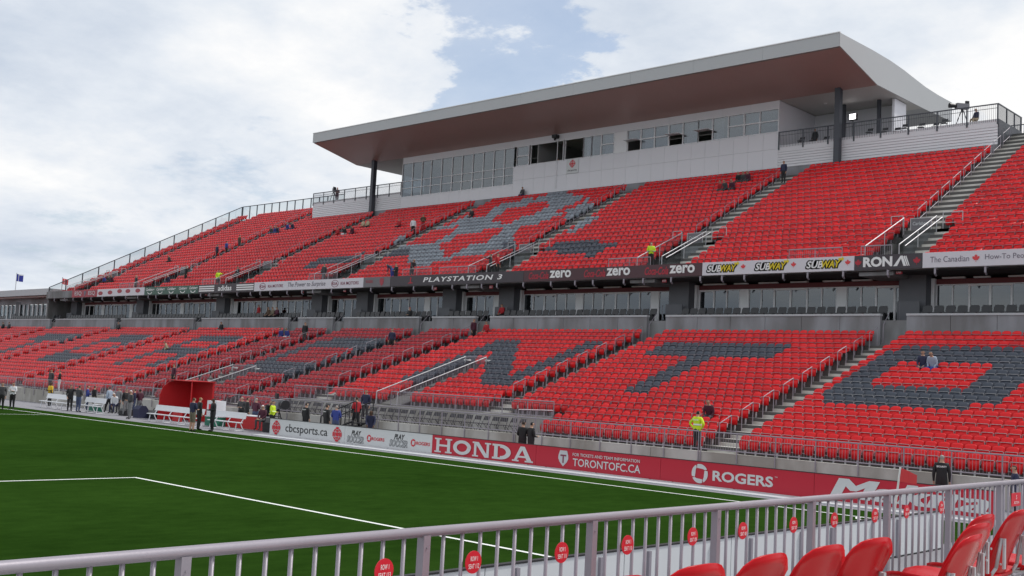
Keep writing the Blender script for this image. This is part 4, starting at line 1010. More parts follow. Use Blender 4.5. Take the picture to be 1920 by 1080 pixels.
# red plastic chairs behind the near railing
def chair_meshes():
    nx, nz = 11, 10; v = []; f = []
    for side in (0, 1):
        for j in range(nz):
            t = j/(nz-1); hw = .195+.025*math.sin(t*math.pi*.62)
            yb_ = .0+.10*t+.05*t*t
            for i in range(nx):
                s = -1+2*i/(nx-1); v.append((s*hw, yb_-.055*s*s+(.012 if side else 0), .40+(.445-.075*abs(s)**4-.015*s*s)*t))
    def idx(s, j, i): return s*nx*nz+j*nx+i
    for j in range(nz-1):
        for i in range(nx-1):
            f.append((idx(0, j, i), idx(0, j, i+1), idx(0, j+1, i+1), idx(0, j+1, i))); f.append((idx(1, j, i), idx(1, j+1, i), idx(1, j+1, i+1), idx(1, j, i+1)))
    for j in range(nz-1):
        f.append((idx(0, j, 0), idx(0, j+1, 0), idx(1, j+1, 0), idx(1, j, 0))); f.append((idx(0, j, nx-1), idx(1, j, nx-1), idx(1, j+1, nx-1), idx(0, j+1, nx-1)))
    for i in range(nx-1):
        f.append((idx(0, 0, i), idx(1, 0, i), idx(1, 0, i+1), idx(0, 0, i+1))); f.append((idx(0, nz-1, i), idx(0, nz-1, i+1), idx(1, nz-1, i+1), idx(1, nz-1, i)))
    b = MB(); b.v = v; b.f = f; b.mi = [0]*len(f); back = b.mesh('backrest', 'chair_red', True, fix=True)
    b = MB(); v = []; f = []; nx = 9; ny = 9
    for side in (0, 1):
        for j in range(ny):
            t = j/(ny-1); y = -.42+.44*t; hw = .20+.02*t; hw *= math.sqrt(max(.0, 1-((max(0, .30-t))/.42)**2.2))
            for i in range(nx):
                s = -1+2*i/(nx-1); v.append((s*hw, y, .43+.03*abs(s)**3-.05*max(0, .18-t)/.18*.6-.015*t-(.022 if side else 0)))
    def idx2(s, j, i): return s*nx*ny+j*nx+i
    for j in range(ny-1):
        for i in range(nx-1):
            f.append((idx2(0, j, i), idx2(0, j, i+1), idx2(0, j+1, i+1), idx2(0, j+1, i))); f.append((idx2(1, j, i), idx2(1, j+1, i), idx2(1, j+1, i+1), idx2(1, j, i+1)))
        f.append((idx2(0, j, 0), idx2(0, j+1, 0), idx2(1, j+1, 0), idx2(1, j, 0))); f.append((idx2(0, j, nx-1), idx2(1, j, nx-1), idx2(1, j+1, nx-1), idx2(0, j+1, nx-1)))
    for i in range(nx-1):
        f.append((idx2(0, 0, i), idx2(1, 0, i), idx2(1, 0, i+1), idx2(0, 0, i+1))); f.append((idx2(0, ny-1, i), idx2(0, ny-1, i+1), idx2(1, ny-1, i+1), idx2(1, ny-1, i)))
    b.v = v; b.f = f; b.mi = [0]*len(f); pan = b.mesh('seat_pan', 'chair_red', True, fix=True)
    b = MB(); fr = []
    for s in (-1, 1):
        b.path([(s*.17, .075, .66), (s*.175, .045, .47), (s*.18, .0, .395), (s*.18, -.36, .375)], .011, 8)
        b.path([(s*.18, .02, .395), (s*.20, .10, .0)], .011, 8); b.path([(s*.18, -.34, .378), (s*.20, -.40, .0)], .011, 8)
    b.tube((-.18, -.1, .385), (.18, -.1, .385), .011, 8); b.tube((-.19, .06, .2), (.19, .06, .2), .009, 8)
    frame = b.mesh('frame', 'galv_bright', True, fix=True)
    b = MB()
    for s in (-1, 1): b.box(s*.165-.012, s*.165+.012, .085, .098, .47, .66)
    brk = b.mesh('bracket', 'galv_bright', fix=True)
    b = MB(); b.tube((0, 0, 0), (0, .008, 0), .007, 8); bolt = b.mesh('bolt', 'galv_bright', fix=True)
    return back, pan, frame, brk, bolt
cb, cp, cf, cbr, cbo = chair_meshes()
CH = [(10.95, -27.05), (10.95, -26.56), (10.95, -26.06), (10.95, -25.55), (10.95, -25.06), (11.16, -24.42), (10.97, -23.80), (10.80, -23.24), (10.80, -22.60), (10.86, -22.0)]
for k, (x, y) in enumerate(CH):
    o = thing('plastic_chair', 'red plastic chair on a steel tube frame facing the near railing', 'chair', (x-.11, y, NZ), 'red chairs behind the near railing')
    o.rotation_euler = (0, 0, R(-90+rnd.uniform(-4, 4)))
    for nm, me in (('backrest', cb), ('seat_pan', cp), ('frame', cf), ('bracket', cbr)): put(nm, me, (0, 0, 0), o)
    for s in (-1, 1):
        for z in (.5, .62): put('bolt', cbo, (s*.19, .055+.2*(z-.4), z), o)
# ================================================================== SUITE SEATS, FOLDING CHAIRS
b = MB(); b.prism([(-.24, -.02, .45), (.24, -.02, .45), (.25, .05, .72), (.20, .09, .84), (-.20, .09, .84), (-.25, .05, .72)], (0, .05, 0)); sbk = b.mesh('backrest', 'seat_black', fix=True)
b = MB(); b.box(-.24, .24, -.45, -.02, .38, .46); b.box(-.2, .2, -.3, -.1, 0, .38); spn = b.mesh('seat_pan', 'seat_black', fix=True)
x = 6.0
while x > -126:
    if min(abs(x-a) for a in AISLES) > .85:
        o = thing('suite_seat', 'black padded seat lined up in front of the glazed suites', 'seat', (x, 26.25, 7.6), 'black suite seats'); put('backrest', sbk, (0, 0, 0), o); put('seat_pan', spn, (0, 0, 0), o)
        x -= .60
    else: x -= .3
b = MB(); b.prism([(-.2, .0, .60), (.2, .0, .60), (.2, .07, .80), (-.2, .07, .80)], (0, .025, 0)); fbk = b.mesh('backrest', 'kit_black', fix=True)
b = MB(); b.box(-.2, .2, -.40, -.02, .42, .45); fst = b.mesh('seat', 'kit_black', fix=True)
b = MB()
for s in (-.21, .21): b.path([(s, .09, .82), (s, -.30, .0)], .013); b.path([(s, -.33, .43), (s, .16, .0)], .013)
b.tube((-.21, -.29, .02), (.21, -.29, .02), .012); b.tube((-.21, .15, .02), (.21, .15, .02), .012); flg = b.mesh('leg_frame', 'kit_black', fix=True)
for row, yy in enumerate((8.75,)):
    x = PLAT1-.7
    while x > PLAT0+.4:
        if not (-34.9 < x < -33.2) or row == 0:
            o = thing('folding_chair', 'black folding chair in the rows behind the front wall railing', 'chair', (x, yy+rnd.uniform(-.08, .08), .84), 'folding chairs on the front platform'); o.rotation_euler = (0, 0, rnd.uniform(-.18, .18))
            put('backrest', fbk, (0, 0, 0), o); put('seat', fst, (0, 0, 0), o); put('leg_frame', flg, (0, 0, 0), o)
        x -= .60

def pm(name, c, rough=.75): return mat(name, c, rough, var=.12, vscale=5)
pm('p_navy', (.018, .022, .06))
# ================================================================== TOUCHLINE FURNITURE
def bench(x0, x1, y, label):
    o = thing('team_bench', label, 'bench', ((x0+x1)/2, y, 0)); n = max(2, round((x1-x0)/1.7)+1)
    b = MB(); b.box(x0, x1, y-.28, y+.04, .44, .48); b.build('seat', 'bench_white', o)
    b = MB(); b.prism([(x0+.06, y+.20, .66), (x0+.06, y+.28, .98), (x0+.06, y+.32, .98), (x0+.06, y+.24, .66)], (x1-x0-.12, 0, 0)); b.build('backrest', 'bench_white', o)
    for k in range(n):
        x = x0+.25+(x1-x0-.5)*k/(n-1); b = MB()
        b.path([(x, y-.25, 0), (x, y-.18, .44)], .03); b.path([(x, y+.28, 0), (x, y+.06, .40), (x, y+.26, .70)], .03); b.tube((x, y-.25, .02), (x, y+.28, .02), .025); b.build('leg', 'bench_white', o)
    b = MB(); b.tube((x0+.25, y+.28, .08), (x1-.25, y+.28, .08), .02); b.build('stretcher', 'bench_white', o)
bench(-62.6, -57.4, 4.0, 'long white team bench beside the halfway line')
bench(-57.1, -54.2, 4.1, 'short white team bench with a man in jeans in front')
bench(-46.6, -41.2, 3.3, 'long white team bench in front of the red dugout')
bench(-40.4, -37.4, 3.5, 'short white team bench with a man in a black suit beside it')
# red fabric dugout
o = thing('dugout', 'tall red fabric dugout shelter beside the touchline', 'shelter', (-45, 6, 0))
b = MB(); dx0, dx1 = -48.7, -46.0
n = 8; arc = [(4.9+.02*0, .0), (4.95, 1.6), (5.1, 2.0), (5.4, 2.28), (5.9, 2.40), (7.0, 2.40)]
b.prism([(dx0, 4.9, .0), (dx0, 4.95, 1.55), (dx0, 5.12, 2.0), (dx0, 5.45, 2.3), (dx0, 5.9, 2.42), (dx0, 7.05, 2.42), (dx0, 7.05, .0)], (.06, 0, 0)); b.build('end_panel', 'fabric_red', o)
for yy in (5.5, 6.95):
    b = MB(); b.tube((dx1, yy, 0), (dx1, yy, 2.42), .04); b.build('post', 'fabric_red', o)
b = MB(); b.box(dx0+.061, dx1-.001, 6.98, 7.05, .0, 2.41); b.build('back_panel', 'fabric_red', o)
b = MB(); b.box(dx0-.02, dx1+.08, 5.4, 7.1, 2.422, 2.47); b.build('roof', 'fabric_red', o)
b = MB(); b.box(dx0+1.6, dx1-.1, 5.0, 5.06, 0.0, .55); b.build('front_skirt', 'fabric_red', o)
def table(x0, x1, y, h, label, skirt):
    o = thing('table', label, 'table', ((x0+x1)/2, y, 0)); b = MB(); b.box(x0, x1, y-.4, y+.4, h-.04, h); b.build('table_top', 'bench_white', o)
    b = MB(); b.box(x0+.03, x1-.03, y-.38, y-.36, .03, h-.041); b.build('skirt', skirt, o)
    for x in (x0+.1, x1-.1):
        for yy in (y-.3, y+.3): b = MB(); b.tube((x, yy, 0), (x, yy, h-.04), .02); b.build('leg', 'galv', o)
table(-41.5, -37.5, 5.4, .78, 'white topped table with a red skirt behind the short bench', 'fabric_red')
o = thing('equipment_case', 'tall white equipment case with a small red logo beside the dugout', 'case', (-41.9, 4.7, 0)); b = MB(); b.box(-42.4, -41.4, 4.4, 5.0, .55, 1.45); b.build('body', 'bench_white', o); b = MB(); b.box(-42.2, -41.8, 4.385, 4.398, .95, 1.25); b.build('logo', 'print_red', o); b = MB(); b.box(-42.45, -41.35, 4.35, 5.05, .03, .54); b.build('base', 'case_green', o); b = MB(); b.box(-42.47, -41.33, 4.33, 5.07, .542, .60); b.build('lid', 'bench_white', o)
o = thing('cooler_box', 'green cooler box behind the first bench', 'cooler', (-56.8, 4.9, 0)); b = MB(); b.box(-57.3, -56.3, 4.7, 5.2, .02, .45); b.build('body', 'case_green', o); b = MB(); b.box(-57.32, -56.28, 4.68, 5.22, .452, .52); b.build('lid', 'bench_white', o)
def kit(label, x, y, w, d, h, m, name='kit_bag', cat='bag'):
    o = thing(name, label, cat, (x, y, 0)); b = MB()
    b.prism([(x-w/2, y-d/2, .0), (x-w/2, y-d/2-.03, h*.7), (x-w/2, y-d*.25, h), (x-w/2, y+d*.25, h), (x-w/2, y+d/2+.03, h*.7), (x-w/2, y+d/2, .0)], (w, 0, 0)); b.build('body', m, o)
    b = MB(); b.path([(x-w*.25, y, h-.02), (x-w*.15, y, h+.12), (x+w*.15, y, h+.12), (x+w*.25, y, h-.02)], .02); b.build('handle', 'kit_black', o)
kit('dark kit bag on the track between the benches', -52.6, 4.9, .9, .5, .45, 'kit_black'); kit('dark wheeled bin beside the seated helper', -50.2, 4.6, .7, .6, .75, 'p_navy', 'wheeled_bin', 'bin'); kit('black kit bag left of the red dugout', -49.5, 5.2, 1.1, .6, .5, 'kit_black')
kit('black equipment pile left of the white board', -36.6, 5.2, 1.6, .8, .75, 'kit_black', 'equipment_pile', 'equipment')
def tv_camera(label, x, y, z, rz, hgt=1.35, s=1.0):
    o = thing('television_camera', label, 'camera', (x, y, z)); o.rotation_euler = (0, 0, rz)
    b = MB(); b.box(-.16*s, .16*s, -.42*s, .38*s, hgt, hgt+.32*s); b.build('body', 'kit_grey', o, local=True)
    b = MB(); b.tube((0, -.42*s, hgt+.16*s), (0, -.85*s, hgt+.16*s), .12*s, 10, .16*s); b.build('lens', 'kit_black', o, local=True)
    b = MB(); b.box(-.07, .07, .2*s, .42*s, hgt+.33*s, hgt+.52*s); b.build('viewfinder', 'kit_black', o, local=True)
    for k in range(3):
        a = 2*math.pi*k/3+.5; b = MB(); b.tube((.05*math.cos(a), .05*math.sin(a), hgt-.05), (.5*math.cos(a), .5*math.sin(a), 0), .03); b.build('leg', 'kit_black', o, local=True)
    b = MB(); b.tube((0, 0, hgt-.25), (0, 0, hgt), .06, 8); b.build('column', 'kit_black', o, local=True)
tv_camera('television camera on a tripod on the far platform', -87.4, 46.7, 22.95, R(60)); tv_camera('television camera on a tripod on the platform past the canopy corner', -16.1, 46.8, 22.95, R(-40), 1.3, 1.15)
c = at_z(405, 800); tv_camera('black television camera on a tripod behind the touchline tables', -37.6, 5.9, 0, R(70), 1.25, 1.6)
for k, x in enumerate((-28.6, -27.8, -26.9, -23.0, -22.0, -21.2, -20.3, -19.2, -18.3, -17.4)):
    o = thing('folding_chair', 'black folding chair on the platform past the canopy corner', 'chair', (x, 47.0+.35*(k % 3), 22.95), 'folding chairs on the camera platform'); put('backrest', fbk, (0, 0, 0), o); put('seat', fst, (0, 0, 0), o); put('leg_frame', flg, (0, 0, 0), o)
# portable black stair up to the front platform
o = thing('portable_stair', 'black portable stair with handrails leaning up to the front wall', 'stair', (-32.5, 6.6, 0))
sx0, sx1 = -33.9, -31.2
for k in range(5):
    x = sx0+(sx1-sx0)*k/5; b = MB(); b.box(x, x+.5, 6.0, 7.1, .15+.17*k, .19+.17*k); b.build('tread', 'kit_black', o)
for yy in (6.0, 7.1):
    b = MB(); b.path([(sx0, yy, .1), (sx1, yy, .95)], .05); b.tube((sx1, yy, 0), (sx1, yy, .95), .04); b.build('stringer', 'kit_black', o)
    b = MB(); b.path([(sx0, yy, .1), (sx0, yy, 1.05), (sx1, yy, 1.95), (sx1+.2, yy, 1.95), (sx1+.2, yy, .95)], .03)
    for k in range(1, 8): t = k/8; b.tube((sx0+(sx1-sx0)*t, yy, .1+.85*t), (sx0+(sx1-sx0)*t, yy, 1.05+.9*t), .02)
    b.build('handrail', 'kit_black', o)

# ================================================================== PEOPLE
def pose_mesh(name, legs='stand', arms='relaxed', lean=0.0, turn=0.0, stride=0.0):
    h = .93 if legs != 'sit' else .56
    J = {}; Rd = {}; E_ = []
    def add(n, p, r): J[n] = Vector(p); Rd[n] = r
    add('pelvis', (0, 0, h), (.155, .115)); add('waist', (0, 0, h+.17), (.142, .105)); add('chest', (0, 0, h+.38), (.168, .118)); add('neckb', (0, .01, h+.53), (.075, .07))
    add('neck', (0, -.005, h+.60), (.055, .058)); add('head', (0, -.025, h+.70), (.082, .10)); add('crown', (0, -.012, h+.80), (.066, .08))
    for s, L in ((-1, 'l'), (1, 'r')):
        add('sh'+L, (s*.175, 0, h+.49), (.068, .068))
        if arms == 'relaxed': e_, w_, k_ = (s*.235, .02, h+.20), (s*.235, -.05, h-.04), (s*.23, -.08, h-.13)
        elif arms == 'crossed': e_, w_, k_ = (s*.25, -.06, h+.22), (-s*.02, -.20, h+.27+.03*s), (-s*.10, -.18, h+.29+.03*s)
        elif arms == 'front': e_, w_, k_ = (s*.24, -.02, h+.21), (s*.10, -.24, h+.18), (s*.05, -.30, h+.20)
        elif arms == 'lap': e_, w_, k_ = (s*.23, -.08, h+.22), (s*.12, -.30, h+.10), (s*.08, -.37, h+.07)
        elif arms == 'point': e_, w_, k_ = ((.28, -.18, h+.42), (.30, -.42, h+.50), (.31, -.51, h+.52)) if s > 0 else ((-.24, -.02, h+.2), (-.2, -.14, h+0), (-.19, -.2, h-.06))
        elif arms == 'hips': e_, w_, k_ = (s*.36, .06, h+.26), (s*.20, -.02, h+.08), (s*.15, -.07, h+.06)
        elif arms == 'down': e_, w_, k_ = (s*.21, -.14, h+.28), (s*.16, -.36, h+.18), (s*.15, -.44, h+.14)
        add('el'+L, e_, (.048, .048)); add('wr'+L, w_, (.032, .032)); add('ha'+L, k_, (.042, .026))
        st = stride*s
        if legs in ('stand', 'walk'):
            add('hip'+L, (s*.09, 0, h-.05), (.10, .105)); add('kn'+L, (s*.10, -.02-st*.55, h-.46), (.062, .066)); add('an'+L, (s*.105, .02-st*1.0+(.05 if st < 0 else 0), .09), (.042, .045)); add('to'+L, (s*.125, -.15-st*1.0, .045), (.045, .035))
        else:
            add('hip'+L, (s*.10, -.06, h-.02), (.10, .10)); add('kn'+L, (s*.13, -.44, h-.01), (.066, .066)); add('an'+L, (s*.13, -.42, .09), (.044, .046)); add('to'+L, (s*.14, -.59, .045), (.046, .036))
    if lean:
        rot = Matrix.Rotation(lean, 3, 'X'); P0 = Vector((0, 0, h))
        for n in J:
            if n[:2] in ('wa', 'ch', 'ne', 'he', 'cr', 'sh', 'el', 'wr', 'ha'): J[n] = P0+rot@(J[n]-P0)
    bones = [('pelvis', 'waist', 2), ('waist', 'chest', 2), ('chest', 'neckb', 2), ('neckb', 'neck', 0), ('neck', 'head', 0), ('head', 'crown', 0)]
    for L in 'lr': bones += [('chest', 'sh'+L, 2), ('sh'+L, 'el'+L, 2), ('el'+L, 'wr'+L, 5), ('wr'+L, 'ha'+L, 0), ('pelvis', 'hip'+L, 3), ('hip'+L, 'kn'+L, 3), ('kn'+L, 'an'+L, 6), ('an'+L, 'to'+L, 4)]
    names = list(J); me = bpy.data.meshes.new('sk'); me.from_pydata([J[n] for n in names], [(names.index(a), names.index(c)) for a, c, _ in bones], [])
    ob = bpy.data.objects.new('sk', me); col.objects.link(ob); md = ob.modifiers.new('s', 'SKIN'); md.use_smooth_shade = True
    for i, n in enumerate(names):
        sv = me.skin_vertices[0].data[i]; kf = 1.0 if n in ('head', 'crown', 'neck') or n[:2] in ('ha', 'wr', 'to', 'an') else 1.16; sv.radius = (Rd[n][0]*kf, Rd[n][1]*kf); sv.use_root = (n == 'pelvis')
    sd = ob.modifiers.new('d', 'SUBSURF'); sd.levels = 1; sd.render_levels = 1
    bpy.context.view_layer.update()
    ev = bpy.data.meshes.new_from_object(ob.evaluated_get(bpy.context.evaluated_depsgraph_get()))
    bpy.data.objects.remove(ob)
    V = [v.co.copy() for v in ev.vertices]; F = [tuple(p.vertices) for p in ev.polygons]; MI = []
    hd = J['head']
    for f in F:
        c = sum((V[i] for i in f), Vector())/len(f); best = (9, 0, '')
        for a, c2, m_ in bones:
            A, B = J[a], J[c2]; t = max(0, min(1, (c-A).dot(B-A)/(B-A).length_squared)); d_ = (c-(A+(B-A)*t)).length-.5*(Rd[a][0]*(1-t)+Rd[c2][0]*t)
            if a == 'pelvis' and c2 == 'waist' and t < .25: m_ = 3
            if d_ < best[0]: best = (d_, m_, a)
        mm = best[1]
        if best[2] in ('head', 'neck') :
            q = c-hd
            if q.z > .055 or (q.y > .015 and q.z > -.06): mm = 1
        MI.append(mm)
    b = MB(); b.v = [tuple(v) for v in V]; b.f = F; b.mi = MI
    b.cur = 0                                        # nose, ears, fingers
    b.hexa([hd+Vector(p) for p in ((-.014, -.095, -.03), (.014, -.095, -.03), (.012, -.08, -.03), (-.012, -.08, -.03))], [hd+Vector(p) for p in ((-.006, -.098, .025), (.006, -.098, .025), (.006, -.085, .025), (-.006, -.085, .025))])
    b.hexa([hd+Vector(p) for p in ((-.014, -.122, -.03), (.014, -.122, -.03), (.012, -.09, -.035), (-.012, -.09, -.035))], [hd+Vector(p) for p in ((-.006, -.10, .02), (.006, -.10, .02), (.006, -.085, .02), (-.006, -.085, .02))])
    for s in (-1, 1): b.box(hd.x+s*.083-.008, hd.x+s*.083+.008, hd.y-.005, hd.y+.03, hd.z-.03, hd.z+.03)
    b.cur = 1
    for s in (-1, 1): b.box(hd.x+s*.032-.010, hd.x+s*.032+.010, hd.y-.104, hd.y-.09, hd.z+.012, hd.z+.022)
    b.cur = 0
    for s, L in ((-1, 'l'), (1, 'r')):
        d_ = (J['ha'+L]-J['wr'+L]).normalized(); sd_ = d_.cross(Vector((0, 0, 1))); sd_ = sd_.normalized() if sd_.length > .1 else Vector((0, 1, 0))
        for k, ln in enumerate((.075, .085, .08, .062)):
            A = J['ha'+L]+sd_*(.018*(k-1.5)); B = A+d_*ln*.6+sd_*(.003*(k-1.5)); C_ = B+d_*ln*.35+Vector((-s*.012, -.012, -.01)); b.tube(A, B, .009, 5, .008); b.tube(B, C_, .008, 5, .006)
        A = J['ha'+L]-d_*.03+sd_*.03; b.tube(A, A+d_*.035+sd_*.035, .010, 5, .008)
    return b.mesh(name, ['p_skin']*7, True)
def pm(name, c, rough=.75): return mat(name, c, rough, var=.12, vscale=5)
pm('p_skin', (.45, .27, .19)); pm('p_dskin', (.10, .05, .03)); pm('p_hair', (.03, .02, .015)); pm('p_grey', (.30, .28, .26)); pm('p_fair', (.28, .17, .07)); pm('p_black', (.012, .012, .014)); pm('p_navy', (.018, .022, .06)); pm('p_blue', (.03, .05, .25))
pm('p_jean', (.05, .07, .14)); pm('p_white', (.68, .69, .72)); pm('p_sky', (.33, .40, .50)); pm('p_khaki', (.16, .14, .10)); pm('p_greyc', (.20, .20, .21)); pm('p_charc', (.05, .05, .055)); pm('p_red', (.40, .012, .02)); pm('p_maroon', (.07, .012, .03)); pm('p_hivis', (.55, .75, .02)); pm('p_beige', (.45, .36, .24)); pm('p_green', (.20, .34, .20)); pm('p_yellow', (.7, .45, .02)); pm('p_brown', (.08, .045, .025))
POSES = {'stand': dict(), 'crossed': dict(arms='crossed'), 'front': dict(arms='front'), 'point': dict(arms='point'), 'hips': dict(arms='hips'), 'walk': dict(legs='walk', stride=.20), 'sit': dict(legs='sit', arms='lap', lean=R(6)), 'sitlean': dict(legs='sit', arms='lap', lean=R(24)), 'bend': dict(arms='down', lean=R(55)), 'stoop': dict(arms='down', lean=R(22))}
PM = {}
def person(label, loc, face, pose, top, legs, hair='p_hair', skin='p_skin', shoes='p_black', fore=None, calf=None, scale=1.0, text=None, sash=None, stripe=False):
    # face: heading in degrees, 0 = facing the pitch (-y), 90 = +x, 180 = +y, -90 = -x
    if pose not in PM: PM[pose] = pose_mesh('person_'+pose, **POSES[pose])
    o = put('person', PM[pose], tuple(loc), None, R(face)); o.scale = (scale,)*3
    ms = [skin, hair, top, legs, shoes, fore or top, calf or legs]
    for i, mn in enumerate(ms): o.material_slots[i].link = 'OBJECT'; o.material_slots[i].material = MATS[mn]
    tag(o, label, 'person')
    if text:
        v, f = text_geo(text, .03); b = MB(); b.v = [(-x*.30, .156+.012*(1-(2*x)**2)-.012, 1.36+y*.055) for x, y in v]; b.f = list(f); b.mi = [0]*len(f)
        b.build('lettering', 'print_white', o, local=True, fix=False)
    if stripe:
        b = MB(); n = 16
        for k in range(n):
            a0, a1 = 2*math.pi*k/n, 2*math.pi*(k+1)/n; g_ = lambda a: (.190*math.cos(a), .146*math.sin(a))
            A, B = g_(a0), g_(a1); b.quad((*A, 1.14), (*B, 1.14), (*B, 1.20), (*A, 1.20))
        b.build('reflective_band', 'print_white', o, local=True, fix=False)
    return o
def G(u, v): return tuple(at_z(u, v))
def onG(u, v, y): p = at_y(u, v, y); return (float(p[0]), y, 0.0)
# --- beside the touchline
person('person in a dark suit standing on the touchline near the halfway line', G(14, 766), 60, 'stand', 'p_charc', 'p_black')
person('person in a white shirt with folded arms near the halfway line', G(33, 765), 40, 'crossed', 'p_white', 'p_black')
person('person in black with yellow markings on the chest behind the first bench', onG(100, 740, 5.0), 10, 'front', 'p_yellow', 'p_black', skin='p_dskin', fore='p_black')
person('person in a black suit standing at the end of the first bench', G(134, 770), 70, 'point', 'p_black', 'p_black')
person('person in a charcoal jacket and blue jeans in front of the short bench', G(149, 772), 200, 'front', 'p_charc', 'p_jean')
person('person in a blue shirt behind the short bench', onG(166, 745, 4.9), 150, 'front', 'p_blue', 'p_jean')
person('person in a long black coat and khaki trousers behind the short bench', onG(178, 745, 5.2), 180, 'stand', 'p_black', 'p_khaki')
person('person in a pale blue shirt and black trousers striding along the track', G(203, 774), -70, 'walk', 'p_sky', 'p_black')
c = onG(217, 760, 4.3); person('seated person in a white cap and pale shirt beside the dark bin', (c[0], c[1], .12), 30, 'sitlean', 'p_white', 'p_navy', hair='p_white')
person('person in a black jacket and grey trousers in a group left of the dugout', G(233, 780), 90, 'stand', 'p_black', 'p_greyc')
person('person in a white cap in a group left of the dugout', onG(243, 760, 2.9), 0, 'front', 'p_charc', 'p_greyc', hair='p_white')
person('person in a dark top and grey trousers facing a group left of the dugout', G(258, 780), -90, 'front', 'p_maroon', 'p_greyc', skin='p_dskin')
person('person in a navy tee and khaki shorts seen from behind by the long bench', G(355, 811), 190, 'front', 'p_navy', 'p_khaki', hair='p_brown', fore='p_skin', calf='p_skin')
person('person in dark clothes partly behind the man in shorts', G(367, 809), 170, 'stand', 'p_black', 'p_black', hair='p_fair')
person('person in a black suit and lanyard standing by the short bench', G(392, 812), -10, 'front', 'p_black', 'p_black', skin='p_dskin')
person('person in a long black coat at the red skirted table', G(455, 805), 160, 'stand', 'p_black', 'p_black')
person('person in a maroon jacket and blue trousers at the red skirted table', G(471, 807), 200, 'front', 'p_maroon', 'p_jean', hair='p_grey')
c = onG(487, 790, 4.6); person('seated person in dark clothes at the end of the white board', (c[0], c[1], .1), 20, 'sit', 'p_maroon', 'p_charc', hair='p_white')
person('person in a bright yellow safety jacket beside the white board', onG(504, 790, 4.4), 120, 'front', 'p_hivis', 'p_black', stripe=True)
person('security guard in a black jacket seen from behind, alone behind the white board', onG(567, 785, 5.4), 185, 'stand', 'p_black', 'p_black', text='SECURITY')
person('security guard in a black jacket beside the man in blue behind the white board', onG(606, 790, 5.2), 175, 'stand', 'p_black', 'p_black', text='SECURITY')
person('person in a royal blue jacket beside a security guard behind the white board', onG(624, 790, 5.1), 215, 'front', 'p_blue', 'p_jean', hair='p_grey')
c = at_y(681, 750, 7.9); person('person in a dark coat standing at the top of the portable stair', (c[0], 7.9, .84), 30, 'stand', 'p_navy', 'p_black')
c = at_y(663, 770, 6.6); person('person in a red and black jacket climbing the portable stair', (c[0], 6.6, .45), -100, 'walk', 'p_red', 'p_black', fore='p_black')
person('person in a blue jacket leaning over the white board', onG(690, 790, 4.25), 50, 'stoop', 'p_navy', 'p_navy', skin='p_dskin')
person('left one of two people in black coats behind the red board', onG(981, 815, 4.5), 200, 'front', 'p_black', 'p_black')
person('right one of two people in black coats behind the red board', onG(997, 818, 4.5), 160, 'front', 'p_black', 'p_black', hair='p_black')
person('police officer in a bright yellow jacket behind the front railing', (-11.8, 8.1, .84), 175, 'hips', 'p_hivis', 'p_black', text='POLICE', stripe=True, hair='p_black')
person('grey haired security guard in black behind the bright red board', onG(1760, 900, 5.0), 200, 'stand', 'p_black', 'p_black', hair='p_grey', text='SECURITY')
person('person in dark clothes past the end of the red boards', (1.75, 4.6, 0), -60, 'stand', 'p_navy', 'p_black', scale=.93)
# --- in the lower tier
def low(u, v, h=.55): x, i = lo_plane(u, v, h); i = max(0, min(NLOW-1, round(i))); return (x, lyb(i)-.10, lz(i))
def lowst(u, v, h=.9): x, i = lo_plane(u, v, h); i = max(0, min(NLOW-1, round(i))); return (x, lyb(i)-.45, lz(i))
def upp(u, v, h=.55): x, i = up_plane(u, v, h); i = max(0, min(26, round(i))); return (x, uyb(i)-.10, uz(i))
def uppst(u, v, h=.9): x, i = up_plane(u, v, h); i = max(0, min(26, round(i))); return (x, uyb(i)-.45, uz(i))
person('seated person in dark red behind the police officer', low(1337, 787), 10, 'sitlean', 'p_maroon', 'p_charc')
person('seated person in navy inside the O of grey seats', low(1727, 694), 5, 'sit', 'p_navy', 'p_jean')
person('seated person in blue and white inside the O of grey seats', low(1746, 695), -10, 'sitlean', 'p_sky', 'p_blue')
person('person in dark clothes standing at the top of the aisle beside the N', lowst(897, 622), 90, 'stand', 'p_maroon', 'p_black')
person('seated person in red at the top of the aisle beside the N', low(908, 628), 0, 'sit', 'p_red', 'p_red')
person('person in a red cap and black shirt leaning on the suite wall', (float(at_y(763, 605, 25.9)[0]), 25.9, 7.0), 0, 'front', 'p_black', 'p_black', hair='p_red')
person('person in dark clothes standing on the aisle below the suite wall gate', lowst(742, 640), 30, 'stand', 'p_navy', 'p_black')
person('person in a black jacket and white shirt on an aisle stair', lowst(570, 627), 20, 'stand', 'p_black', 'p_charc')
person('left seated person in blue near the suite wall', low(529, 632), 0, 'sitlean', 'p_blue', 'p_jean'); person('right seated person in blue near the suite wall', low(541, 632), 0, 'sitlean', 'p_blue', 'p_white')
person('seated person in black above the R of grey seats', low(420, 618), 0, 'sit', 'p_black', 'p_greyc')
person('seated person in beige beside the R of grey seats', low(319, 655), -20, 'sitlean', 'p_beige', 'p_black')
person('seated person in dark green in the top row of the lower tier', low(256, 609), 0, 'sit', 'p_charc', 'p_black')
person('left seated person in black at the far end of the lower tier', low(14, 617), 0, 'sit', 'p_black', 'p_black'); person('right seated person in black at the far end of the lower tier', low(25, 617), 0, 'sit', 'p_charc', 'p_black')
person('left person in dark clothes behind the front railing above the first bench', (float(at_y(101, 715, 8.2)[0]), 8.2, .84), 20, 'stand', 'p_charc', 'p_black'); person('right person in dark clothes behind the front railing above the first bench', (float(at_y(116, 715, 8.2)[0]), 8.2, .84), -20, 'front', 'p_black', 'p_white')
person('person in a white shirt behind the red dugout roof', (float(at_y(360, 712, 8.4)[0]), 8.4, .84), 0, 'front', 'p_white', 'p_black')
